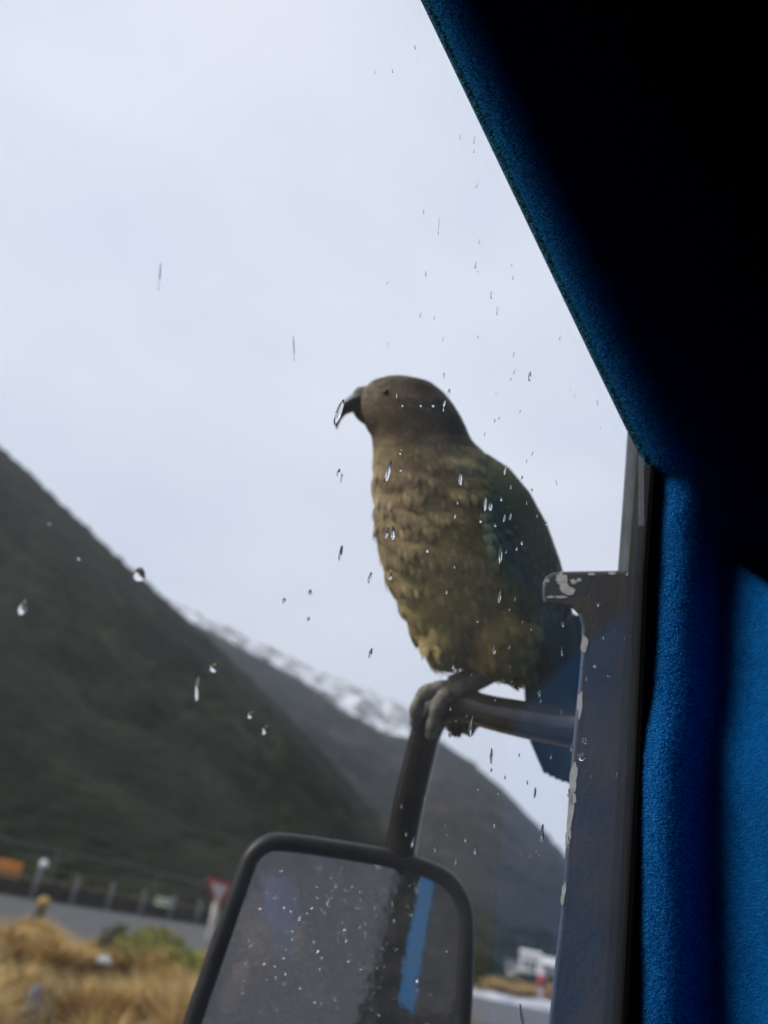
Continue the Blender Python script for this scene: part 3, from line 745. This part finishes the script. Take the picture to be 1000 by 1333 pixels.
# ------------------------------------------------------------------ raindrops on the pane
vdir = -EV * .985 + ES * -.05; vdir /= np.linalg.norm(vdir); udir = np.cross(vdir, EN)
def raindrop(x, y, L, wd, label, seed, ang=0.0, h=.36):
    q = sv(x, y, -.006); c = W(q[0], q[1], -.0062); dep = float((c - CAM) @ Fv)
    px = dep / FPX; ly = L * px / 2; lx = wd * px / 2 * 1.0
    v2 = vdir * cos(ang) + udir * sin(ang); u2 = np.cross(v2, EN)
    V, Fc = dome(c, -EN, u2, v2, lx, ly, min(lx, ly) * h * 1.2, 5, 14, taper=-.12, wob=.6, seed=seed)
    o = recalc(mk('raindrop', V, Fc, MT['water'])); return tag(o, label, 'raindrop', 'raindrops on the side window')
big = [(506, 613, 34, 7, 'long bright raindrop on the window over the breast of the bird', .05), (706, 1086, 26, 7, 'long dark raindrop on the window left of the bracket foot', 0), (257, 896, 34, 7, 'long white raindrop on the window over the dark mountain', -.2),
       (572, 294, 28, 2.4, 'thin tall raindrop streak on the window below the headliner edge', -.1), (383, 454, 36, 2.6, 'slanting thin raindrop streak on the window left of the bird head', -.3), (614, 945, 28, 6, 'bright raindrop on the window over the mirror arm', 0),
       (444, 720, 22, 5, 'dark raindrop on the window left of the bird belly', 0), (652, 722, 26, 6, 'raindrop on the window over the middle of the wing', 0), (680, 1324, 34, 5, 'slanting raindrop at the bottom edge left of the bracket', -.4), (442, 536, 40, 8, 'raindrop on the window over the beak', .1),
       (182, 748, 20, 15, 'round raindrop on the window over the snowy ridge', .1), (640, 984, 20, 5, 'dark raindrop on the window under the mirror arm', -.15), (208, 360, 42, 3, 'faint raindrop streak on the window in the upper left sky', -.2)]
for i, (x, y, L, w_, lb, a) in enumerate(big): raindrop(x, y, L, w_, lb, i + 1, a)
small = [(600, 623, 20, 6), (504, 694, 18, 5), (512, 694, 20, 6), (482, 752, 16, 5), (509, 750, 12, 5), (557, 716, 8, 4), (651, 776, 20, 5), (632, 656, 22, 4), (639, 659, 14, 6), (657, 674, 14, 3), (665, 672, 12, 3), (626, 678, 6, 4), (645, 684, 5, 4), (680, 706, 8, 4), (653, 649, 8, 3), (690, 490, 15, 5), (585, 511, 12, 5), (579, 525, 11, 3),
         (620, 345, 12, 3), (640, 384, 12, 3), (648, 405, 12, 3), (622, 240, 10, 2), (618, 182, 14, 2), (600, 178, 10, 2), (441, 615, 12, 4), (445, 622, 14, 3), (483, 850, 14, 5), (404, 771, 8, 5), (370, 782, 8, 5), (402, 806, 6, 4), (644, 1072, 12, 4), (619, 1106, 14, 4), (607, 1090, 14, 3), (594, 1118, 16, 3), (587, 956, 10, 6), (538, 1096, 14, 4), (658, 612, 16, 3), (680, 622, 6, 3),
         (693, 638, 5, 3), (649, 1032, 6, 3), (697, 1032, 14, 4), (703, 903, 10, 4), (718, 985, 8, 3), (734, 812, 9, 4), (644, 846, 12, 5), (622, 809, 4, 4), (692, 819, 4, 3), (564, 528, 5, 4), (524, 528, 4, 4), (548, 528, 4, 4), (521, 590, 4, 4), (522, 612, 4, 4), (345, 950, 14, 8), (278, 869, 14, 12), (326, 930, 12, 8), (30, 790, 22, 9), (103, 727, 5, 4), (65, 681, 4, 3), (762, 965, 8, 14), (757, 985, 12, 16), (802, 1008, 9, 10), (745, 972, 14, 5), (779, 787, 6, 6), (786, 830, 5, 4), (820, 826, 5, 4), (812, 830, 4, 8), (770, 1010, 5, 3), (792, 880, 3, 6), (640, 1003, 6, 3), (658, 1012, 5, 3), (732, 848, 14, 3)]
def drop_place(x, y):
    if x > 708 and y > 742: return 'on window in front of the mirror bracket'
    if 600 < x < 725 and 640 < y < 790: return 'on window over the dark wing of the bird'
    if 480 < x < 600 and 580 < y < 800: return 'on window over the breast of the bird'
    if 500 < x < 600 and y < 560: return 'on window over the head of the bird'
    if 590 < x < 720 and 790 < y < 960: return 'on window over the legs and tail of the bird'
    if y < 480: return 'on window in the sky above the bird'
    if x >= 600 and y < 660: return 'on window in the sky right of the bird'
    if y > 940 and x > 500: return 'on window below the mirror arm'
    if x > 360 and y < 870: return 'on window in the sky left of the bird'
    return 'on window over the dark mountainside'
ORD = ['topmost', 'second from the top', 'third from the top', 'fourth from the top', 'fifth from the top', 'sixth from the top', 'seventh from the top', 'eighth from the top', 'ninth from the top', 'tenth from the top', 'eleventh from the top', 'twelfth from the top', 'thirteenth from the top']
regions = {}
for q in sorted(small, key=lambda q: q[1]): regions.setdefault(drop_place(q[0], q[1]), []).append(q)
i = 0
for reg, lst in regions.items():
    for k, (x, y, L, w_) in enumerate(lst):
        i += 1
        raindrop(x, y, L, w_, 'small raindrop ' + reg + ', ' + (ORD[k] if k < len(ORD) - 1 else 'lowest'), 30 + i, (i % 5 - 2) * .07)
r = random.Random(77); kx = 0
while kx < 85:
    x = r.triangular(470, 830, 690); y = r.uniform(60, 1120)
    if x > 540 + (y - 0) * .486 - 14 or x > 790: continue
    if 705 < x and y > 720 and r.random() < .6: continue
    kx += 1
    raindrop(x, y, r.uniform(2.5, 9), r.uniform(1.3, 3), 'tiny faint speck of rain on the right half of the wet side window', 200 + kx, r.uniform(-.25, .25))

# ------------------------------------------------------------------ the kea
BD = .82; PXS = BD / FPX
def bp(x, y, z=0.0): return P(x, y, BD) - Fv * z * PXS
kea = empty('kea', tuple(bp(575, 915, 0)), 'olive green parrot with a hooked dark beak perched on the black mirror arm', 'bird')
def unbp(q):
    dv = q - CAM; zc = dv @ Fv; return np.array([500 + (dv @ Rv) / BD * FPX, 666.5 - (dv @ Uv) / BD * FPX, (BD - zc) / PXS])
def loft(secs, seg=28):
    """secs: (xL,yL,xR,yR,b,zc): in-plane chord ends, depth half width, depth centre"""
    V = []; Fc = []
    for xl, yl, xr, yr, b, zc in secs:
        for k in range(seg):
            th = 2 * pi * k / seg; f = (1 - cos(th)) / 2
            V.append(bp(xl + (xr - xl) * f, yl + (yr - yl) * f, zc + b * sin(th)))
    n = len(secs)
    for i in range(n - 1):
        for k in range(seg): a = i * seg + k; b_ = i * seg + (k + 1) % seg; Fc.append((a, b_, b_ + seg, a + seg))
    Fc.append(tuple(range(seg - 1, -1, -1))); Fc.append(tuple((n - 1) * seg + k for k in range(seg)))
    return V, Fc
body_secs = [(503, 490, 528, 489, 10, 0), (484, 496, 560, 497, 30, 0), (472, 507, 578, 511, 42, 0), (467, 519, 590, 526, 50, 0), (468, 535, 600, 542, 54, 0), (476, 552, 607, 557, 56, 1), (484, 568, 613, 573, 58, 2), (485, 590, 628, 588, 62, 4), (485, 620, 652, 612, 70, 5),
             (485, 655, 676, 640, 78, 6), (488, 695, 697, 676, 84, 6), (495, 730, 712, 712, 86, 6), (507, 765, 722, 748, 84, 4), (522, 800, 728, 782, 78, 0), (536, 828, 728, 816, 70, -4), (546, 846, 722, 838, 60, -6), (555, 860, 708, 856, 46, -8), (566, 868, 690, 868, 28, -8), (580, 870, 650, 870, 10, -8)]
mb = MB(); mb.add(*loft(body_secs))
tmp = mb.build('tmp_body', None, None, True, (0, 0, 0))
def ell(cx, cy, cz, ra, rb, rc, ang):
    V, Fc = sphere_geo((0, 0, 0), 1, 20, 14); ca, sa = cos(ang), sin(ang); out = []
    for x, y, z in V:
        X, Y = ra * x, rb * y; out.append(bp(cx + X * ca - Y * sa, cy + X * sa + Y * ca, cz + rc * z))
    return out, Fc
mbx = MB(); mbx.add(*loft(body_secs)); mbx.add(*ell(654, 815, 42, 46, 62, 42, .30)); mbx.add(*ell(583, 822, 20, 36, 48, 46, .25)); mbx.add(*ell(630, 852, 32, 15, 20, 16, .9)); mbx.add(*ell(500, 545, 0, 27, 26, 40, .2)); mbx.add(*ell(670, 864, 10, 28, 28, 28, .5))
mbx.add(*ell(705, 800, -10, 36, 70, 36, -.25))
bpy.data.objects.remove(tmp)
tmp = mbx.build('tmp_body', None, None, True, (0, 0, 0)); recalc(tmp)
md = tmp.modifiers.new('r', 'REMESH'); md.mode = 'VOXEL'; md.voxel_size = .0034
ms = tmp.modifiers.new('s', 'SMOOTH'); ms.factor = .6; ms.iterations = 9
dg = bpy.context.evaluated_depsgraph_get(); me = bpy.data.meshes.new_from_object(tmp.evaluated_get(dg)); bpy.data.objects.remove(tmp)
BV = np.array([v.co for v in me.vertices]); BF = [tuple(p_.vertices) for p_ in me.polygons]
NV = np.array([v.normal for v in me.vertices])
bpy.data.meshes.remove(me)
for i_ in range(len(BV)):      # ruffles in the plumage, running down and forward from the shoulder
    x, y, z = unbp(BV[i_])
    if y > 575:
        a_ = (y - 575) / 60; a_ = min(1, a_); u_ = y - (x - 560) * .35
        BV[i_] += NV[i_] * PXS * a_ * (4.2 * fbm(x * .018, u_ * .055, z * .02, 3) + (2.5 * fbm(x * .03 + 9, y * .03, z * .03, 2) if y > 760 else 0))

def lerp(a, b, t): t = min(1, max(0, t)); return np.array(a) * (1 - t) + np.array(b) * t
wf = [(560, 640), (585, 618), (605, 612), (650, 617), (690, 621), (712, 627), (737, 642), (763, 664), (785, 688), (805, 710), (840, 728), (900, 745)]   # (y, x) of the front edge of the wing
def wingfront(y): return float(np.interp(y, [a for a, _ in wf], [b for _, b in wf]))
def fcol(q):
    x, y, z = unbp(q); n_a = fbm(x * .02, y * .02, z * .02, 3); n_b = fbm(x * .06 + 5, y * .06, z * .06, 3)
    crown = (.085, .072, .042); cheek = (.27, .19, .115); breast = (.43, .315, .17); olive = (.58, .45, .19); low = (.42, .335, .145); green = (.20, .21, .105)
    if y < 585:
        c = lerp(cheek, crown, (1 - (y - 492) / 30) * .9)
        c = lerp(c, (.06, .052, .032), (x - (555 + (575 - y) * .06)) / 35)
        c = lerp(c, (.05, .04, .028), max(0, 1 - hypot(x - 478, (y - 556)) / 20))
        c = lerp(c, (.055, .048, .03), max(0, 1 - hypot((x - 545) * .6, y - 508) / 18))
    else:
        c = lerp(breast, olive, (x - 500) / 90 + (y - 690) / 130)
        c = lerp(c, low, (y - 790) / 60)
    t = (x - wingfront(y) + 6) / 22
    if y > 575 and y < 830: c = lerp(c, green, t)
    if y > 790 and x > 690: c = lerp(c, (.05, .06, .03), (x - 690) / 25)
    if 570 < y < 600: c = lerp(c, lerp(cheek, olive, .4), .4)
    return np.clip(c * (1 + .4 * n_a + .3 * n_b), .01, .7)
bodycol = np.array([fcol(v) * .8 for v in BV])
body = mk('body', BV, BF, MT['skinbody'], kea, True, bodycol)
bvh = BVHTree.FromPolygons([Vector(v) for v in BV], BF)

FE = np.array([0., .10, .30, .55, .8, 1.0]); FWd = np.array([.25, .75, 1.0, .95, .6, .08])
FWT = np.array([.3, .7, .9, 1.0, .95, .45])
def feather(mb, p, n, d, L, wd, col, edge, tilt, curl=.12, tipc=None, prof=None):
    """one feather: leaf outline, raised mid line, darker fringe"""
    n = n / np.linalg.norm(n); d = d - n * (d @ n); d = d / np.linalg.norm(d); s_ = np.cross(d, n)
    d2 = d * cos(tilt) + n * sin(tilt); n2 = n * cos(tilt) - d * sin(tilt)
    V = []; C = []
    for i, (t, w_) in enumerate(zip(FE, FWd if prof is None else prof)):
        c0 = p + d2 * L * t - n2 * curl * L * t * t
        for k in (-1, 0, 1):
            V.append(c0 + s_ * k * w_ * wd - n2 * abs(k) * wd * .16 + n2 * .0006)
            f = max(abs(k) * (.15 + .45 * t), 0 if t < .68 else (t - .68) / .32)
            C.append(lerp(col if tipc is None else lerp(col, tipc, t * 1.3), edge, f))
    Fc = []
    for i in range(len(FE) - 1):
        for k in range(2): a = i * 3 + k; Fc.append((a, a + 1, a + 4, a + 3))
    mb.add(V, Fc, np.array(C))
# sample feather roots over the body, head to vent
tris = []; areas = []
for f in BF:
    a, b, c = BV[f[0]], BV[f[1]], BV[f[2]]; ar = np.linalg.norm(np.cross(b - a, c - a)); tris.append((a, b, c, BV[f[3]] if len(f) > 3 else c)); areas.append(ar)
areas = np.array(areas); areas /= areas.sum()
idx = rng.choice(len(tris), 20000, p=areas)
pts = []
grid = {}
for i in idx:
    a, b, c, d_ = tris[i]; u_, v_ = rng.random(2); q = (a * (1 - u_) + b * u_) * (1 - v_) + (d_ * (1 - u_) + c * u_) * v_
    x, y, z = unbp(q)
    spc = 3.9 if y < 570 else (5.2 if y < 620 else 6.3)
    key = (int(x // 9), int(y // 9), int(z // 9)); ok = True
    for dx in (-1, 0, 1):
        for dy in (-1, 0, 1):
            for dz in (-1, 0, 1):
                for h_ in grid.get((key[0] + dx, key[1] + dy, key[2] + dz), ()):
                    if (h_[0] - x) ** 2 + (h_[1] - y) ** 2 + (h_[2] - z) ** 2 < spc * spc: ok = False
    if not ok: continue
    grid.setdefault(key, []).append((x, y, z)); pts.append(q)
mb = MB(); rr = random.Random(9)
for q in pts:
    loc, nrm, _, _ = bvh.find_nearest(Vector(q)); n = np.array(nrm); x, y, z = unbp(q)
    # flow: from the bill back over the head, then down the body to the vent
    if y < 575: dd2 = (1.0, -.15 - .9 * max(0, (x - 500) / 90)) if y < 545 else (.6, -.8)
    else: dd2 = (.30 + .15 * (x - 560) / 120, -1.0)
    if x > wingfront(y) and y > 590: dd2 = (.55, -.85)
    d = Rv * dd2[0] + Uv * dd2[1] + Rv * rr.gauss(0, .14) + Uv * rr.gauss(0, .1) - Fv * rr.gauss(0, .1)
    size = 9.5 if y < 570 else (13 if y < 640 else 15.5)
    if y > 790: size = 19
    c = fcol(q) * rr.uniform(.78, 1.2); g = .32 if y > 590 else .6
    L = size * PXS * rr.uniform(.8, 1.25)
    feather(mb, np.array(loc) - n * .0004, n, d, L, L * rr.uniform(.20, .30), c, c * (g + .22 + rr.uniform(0, .3)), rr.uniform(.0, .06), .16)
tag(mb.build('plumage', MT['feather'], kea), kind='stuff')

# wing on the near side
wsec = [(626, 594, 30, 6, 3), (636, 618, 46, 28, 8), (648, 652, 57, 44, 12), (662, 694, 60, 54, 15), (682, 740, 54, 51, 15), (703, 786, 42, 42, 13), (722, 832, 30, 32, 10), (740, 880, 14, 20, 7), (752, 915, 4, 8, 4)]
def wing_shell(side):
    V = []; Fc = []; seg = 20; th0 = radians(38)
    for x, y, z, a, b in wsec:
        for k in range(seg):
            th = 2 * pi * k / seg; u_, v_ = a * cos(th), b * sin(th)
            V.append(bp(x + u_ * cos(th0) * 1.0 + v_ * sin(th0), y + u_ * -.25, side * (z - u_ * sin(th0) + v_ * cos(th0)) + (0 if side > 0 else 4)))
    n = len(wsec)
    for i in range(n - 1):
        for k in range(seg): a_ = i * seg + k; b_ = i * seg + (k + 1) % seg; Fc.append((a_, b_, b_ + seg, a_ + seg))
    Fc.append(tuple(range(seg - 1, -1, -1))); Fc.append(tuple((n - 1) * seg + k for k in range(seg)))
    return V, Fc, th0
def wing_col(x, y):
    base = lerp((.36, .32, .15), (.25, .285, .15), (y - 600) / 90)
    fr = (x - wingfront(y))
    if 650 < y < 760: base = lerp(base, (.07, .26, .25), max(0, 1 - abs(fr - 12) / 24) * .85)
    if y > 750: base = lerp(base, (.07, .20, .21), (y - 750) / 60)
    return base * (1 + .35 * fbm(x * .05, y * .05, 3))
for side in (1, -1):
    V, Fc, th0 = wing_shell(side)
    cols = np.array([wing_col(*unbp(v)[:2]) * .6 for v in V])
    wing = recalc(mk('wing', V, Fc, MT['skinbody'], kea, True, cols))
    mb = MB(); rr = random.Random(20 + side)
    nv = len(wsec)
    # covert rows, shoulder to tip, overlapping like roof tiles
    ys = np.linspace(598, 800, 18)
    for yi, y in enumerate(ys):
        x0 = np.interp(y, [s[1] for s in wsec], [s[0] for s in wsec]); z0 = np.interp(y, [s[1] for s in wsec], [s[2] for s in wsec]); a = np.interp(y, [s[1] for s in wsec], [s[3] for s in wsec]); b = np.interp(y, [s[1] for s in wsec], [s[4] for s in wsec])
        cnt = max(3, int(a * 2.4 / (9 + yi * .35)))
        for k in range(cnt):
            th = pi * (k + .5 * (yi % 2) + .25) / cnt
            if th < .5: continue
            u_, v_ = a * cos(th), b * sin(th)
            px_, py_, pz_ = x0 + u_ * cos(th0) + v_ * sin(th0), y - u_ * .25, z0 - u_ * sin(th0) + v_ * cos(th0)
            n = Rv * (cos(th) * .9 * cos(th0) + sin(th) * sin(th0)) - Fv * side * (sin(th) * cos(th0) - cos(th) * .9 * sin(th0))
            d = Rv * (.42 + rr.gauss(0, .05)) - Uv * .9
            c = wing_col(px_, py_) * rr.uniform(.75, 1.3); L = (17 + yi * .75) * PXS * rr.uniform(.9, 1.15)
            feather(mb, bp(px_, py_, side * pz_ + (0 if side > 0 else 4)), n, d, L, L * .36, c, c * .55, rr.uniform(.0, .03), .22)
    tag(mb.build('wing_coverts', MT['feather'], wing), kind='stuff')
    # long flight feathers, each its own piece
    for k in range(9):
        f = k / 8; mf = MB()
        root = bp(668 + 30 * f, 742 + 4 * f, side * (60 - 14 * f)); tip = bp(722 + 52 * f, 836 + 80 * f ** .8, side * (24 - 16 * f))
        d = tip - root; L = np.linalg.norm(d); n = Rv * .6 - Fv * side * .8
        c = lerp((.12, .14, .08), (.06, .20, .23), .25 + .6 * f) * rr.uniform(.85, 1.15)
        feather(mf, root + n * .0022 * (1 + k * .25), n, d, L, L * .075, c, c * .45, .0, .03, tipc=np.array((.014, .03, .03)))
        mf.build('flight_feather', MT['feather'], wing)

# tail
for k in range(10):
    f = k / 9; rr = random.Random(60 + k); mf = MB()
    root = bp(704 + 62 * f, 796 + 6 * f, -26 + 22 * sin(pi * f)); tip = bp(729 + 50 * f, 1017 + 2 * sin(pi * f), -46 + 10 * sin(pi * f))
    d = tip - root; L = np.linalg.norm(d); n = -Fv + Rv * .35 * (f - .3)
    c = lerp((.045, .16, .21), (.06, .19, .19), rr.random()); 
    feather(mf, root + n * .002 * k, n, d, L, L * .125, c, c * .6, 0, .04, tipc=np.array((.26, .26, .17)), prof=FWT)
    mf.build('tail_feather', MT['feather'], kea)

# bill, cere, eyes
up_pts = [bp(480, 526, 0), bp(468, 524, 0), bp(455, 528, 0), bp(446, 535, 0), bp(441, 544, 0), bp(438.5, 553, 0), bp(439, 559, 0)]
V, Fc = tube_geo(catmull(up_pts, 5), [x * PXS for x in np.interp(np.linspace(0, 6, 31), range(7), [18, 15.5, 11.5, 8, 5.2, 3.0, .6])], 16, flat=.8); mk('upper_bill', V, Fc, MT['beak'], kea)
V, Fc = tube_geo(catmull([bp(488, 548, 0), bp(476, 545, 0), bp(466, 540, 0), bp(460, 535, 0)], 5), [x * PXS for x in np.interp(np.linspace(0, 3, 16), range(4), [11, 8.5, 5, 1])], 14, flat=.85); mk('lower_bill', V, Fc, MT['beak'], kea)
V, Fc = tube_geo(catmull([bp(478, 512, 0), bp(469, 514, 0), bp(461, 519, 0)], 4), [x * PXS for x in np.interp(np.linspace(0, 2, 9), range(3), [9, 9.5, 5])], 14, flat=1.15); mk('cere', V, Fc, MT['cere'], kea)
for side in (1, -1):
    hit = bvh.ray_cast(Vector(bp(502, 517, side * 150)), Vector(Fv * side))
    q = np.array(hit[0]) if hit[0] is not None else bp(502, 517, side * 40)
    V, Fc = sphere_geo(q, 4.2 * PXS, 12, 8); mk('eye', V, Fc, MT['eye'], kea)

# legs and feet gripping the arm
def leg(dx, dz, far=False):
    V, Fc = tube_geo(catmull([bp(640 + dx, 862, 32 + dz), bp(622 + dx, 876, 30 + dz), bp(603 + dx, 886, 26 + dz), bp(584 + dx, 897, 20 + dz)], 5), [x * PXS for x in np.interp(np.linspace(0, 3, 16), range(4), [16, 13.5, 13, 15])], 14)
    lg = mk('leg', V, Fc, MT['leg'], kea)
    toes = [[(590, 894, 18), (566, 892, 22), (549, 901, 22), (541, 921, 19), (541, 940, 10)], [(588, 898, 22), (574, 900, 32), (566, 918, 34), (562, 940, 26), (560, 952, 14)],
            [(592, 897, 14), (612, 899, 22), (620, 914, 24), (616, 936, 14), (608, 948, 4)],
            [(592, 896, 8), (600, 902, -14), (606, 920, -24), (606, 942, -18), (600, 951, -8)], [(590, 894, 10), (586, 899, -12), (586, 918, -26), (588, 942, -18), (590, 950, -6)]]
    if far: toes = [[(x + 4, y, z) for x, y, z in t] for t in toes[3:4]]
    for t in toes:
        pts_ = catmull([bp(x + dx, y, z + dz) for x, y, z in t], 7); m_ = len(pts_)
        rad = [(9.6 - 3.6 * i / (m_ - 1) + 2.2 * abs(sin(i / (m_ - 1) * 3.5 * pi)) + .5 * (i % 2)) * PXS for i in range(m_)]
        V, Fc = tube_geo(pts_, rad, 12); to = mk('toe', V, Fc, MT['leg'], lg)
    for t in toes:
        q0 = np.array(t[-1]); q1 = np.array(t[-2]); dv = (q0 - q1) / np.linalg.norm(q0 - q1); nb = np.array([-.4 if t[0][2] > 15 else .2, 0, -1.0 if t[-1][2] > 0 else 1.0])
        cp = [q0 - dv * 2, q0 + dv * 6 + nb * 1.5, q0 + dv * 9 + nb * 6, q0 + dv * 8 + nb * 12]
        V, Fc = tube_geo(catmull([bp(a + dx, b, c + dz) for a, b, c in cp], 4), [x * PXS for x in np.interp(np.linspace(0, 3, 13), range(4), [5, 4.2, 2.8, .5])], 10); mk('claw', V, Fc, MT['claw'], lg)
leg(0, 0)
leg(8, -40, True)
# hooked claws showing under the arm
hk = MB()
for x, z in ((592, -4), (612, -4)):
    V, Fc = tube_geo(catmull([bp(x + 6, 938, z - 18), bp(x + 6, 951, z - 10), bp(x + 1, 958, z - 4), bp(x - 7, 956, z)], 5), [v * PXS for v in np.interp(np.linspace(0, 3, 16), range(4), [5, 4.4, 3, .6])], 10)
    mk('claw', V, Fc, MT['claw'], kea)

# ------------------------------------------------------------------ photographer and phone (seen in the mirror)
m_skin = noisy('skin', (.42, .24, .17), (.48, .29, .21), 20, .6); m_shirt = noisy('dark_fleece', (.02, .022, .03), (.035, .035, .045), 40, .9); m_hair = noisy('brown_hair', (.03, .02, .012), (.05, .03, .02), 60, .7)
m_case = noisy('purple_phone_case', (.16, .14, .36), (.20, .18, .44), 30, .5)
def CP(x, y, z): return CAM + x * Rv + y * Uv - z * Fv     # metres right / up / behind the camera
phone = empty('phone', tuple(CP(0, -.06, .01)), 'purple cased phone held up to the window', 'phone')
V, Fc = box_geo(CP(.022, -.058, .0095), .037, .075, .004, Rv, Uv, Fv); bevel(mk('phone_case', V, Fc, m_case, phone, False), .003)
V, Fc = box_geo(CP(.022, -.058, .0145), .034, .070, .0006, Rv, Uv, Fv); mk('phone_screen', V, Fc, M('phone_screen', (.02, .02, .025), .1), phone, False)
person = empty('person', tuple(CP(.05, -.75, .45)), 'person in a dark fleece holding up a phone to take the picture', 'person')
def skinfig(name, nodes, edges, mat, sub=2):
    V = [CP(*q[:3]) - np.array(person.location) for q in nodes]
    me = bpy.data.meshes.new(name); me.from_pydata([tuple(v) for v in V], edges, []); o = link(name, me, person)
    sk = o.modifiers.new('skin', 'SKIN'); sk.use_smooth_shade = True
    for i, q in enumerate(nodes): o.data.skin_vertices[0].data[i].radius = (q[3], q[3])
    o.data.skin_vertices[0].data[0].use_root = True
    ss = o.modifiers.new('sub', 'SUBSURF'); ss.levels = ss.render_levels = sub
    o.data.materials.append(mat); return o
T = [(.06, -.62, .46, .15), (.06, -.40, .46, .16), (.05, -.22, .44, .15), (.05, -.10, .42, .055), (.04, -.03, .40, .06), (.03, .05, .37, .085), (.03, .13, .38, .06),
     (.22, -.20, .44, .065), (.27, -.40, .36, .05), (.10, -.19, .12, .033), (-.11, -.20, .42, .065), (-.20, -.40, .34, .05), (-.09, -.19, .12, .033)]
skinfig('body', T, [(0, 1), (1, 2), (2, 3), (3, 4), (4, 5), (5, 6), (2, 7), (7, 8), (8, 9), (2, 10), (10, 11), (11, 12)], m_shirt)
for s_ in (1, -1):
    nodes = [(.022 + .09 * s_, -.185, .11, .026), (.022 + .06 * s_, -.15, .05, .026), (.022 + .045 * s_, -.125, .028, .022)]
    edges = [(0, 1), (1, 2)]
    hb = skinfig('hand', nodes, edges, m_skin)
    for k in range(4):
        y = -.150 + k * .019
        skinfig('finger', [(.022 + .058 * s_, y, .03, .009), (.022 + .052 * s_, y + .004, .006, .0085), (.022 + .034 * s_, y + .006, -.006, .008), (.022 + .018 * s_, y + .006, -.004, .0065)], [(0, 1), (1, 2), (2, 3)], m_skin, 1)
    skinfig('thumb', [(.022 + .055 * s_, -.14, .045, .011), (.022 + .035 * s_, -.115, .03, .0095), (.022 + .015 * s_, -.095, .02, .0075)], [(0, 1), (1, 2)], m_skin, 1)
V, Fc = sphere_geo((0, 0, 0), 1, 20, 14); V = np.array(V); V = np.array([CP(.03 + .086 * x, .05 + .115 * y, .375 + .1 * z) for x, y, z in V])
mk('face', V, Fc, m_skin, person)
V, Fc = sphere_geo((0, 0, 0), 1, 20, 14); V = np.array([CP(.03 + .097 * x, .078 + .115 * y, .40 + .105 * z) for x, y, z in V]); mk('hair', V, Fc, m_hair, person)
V, Fc = tube_geo([CP(.03, .055, .29), CP(.03, .035, .268), CP(.03, .02, .275)], [.008, .013, .008], 10); mk('nose', V, Fc, m_skin, person)

for o in list(bpy.data.objects):
    if 'used' in o: del o['used']
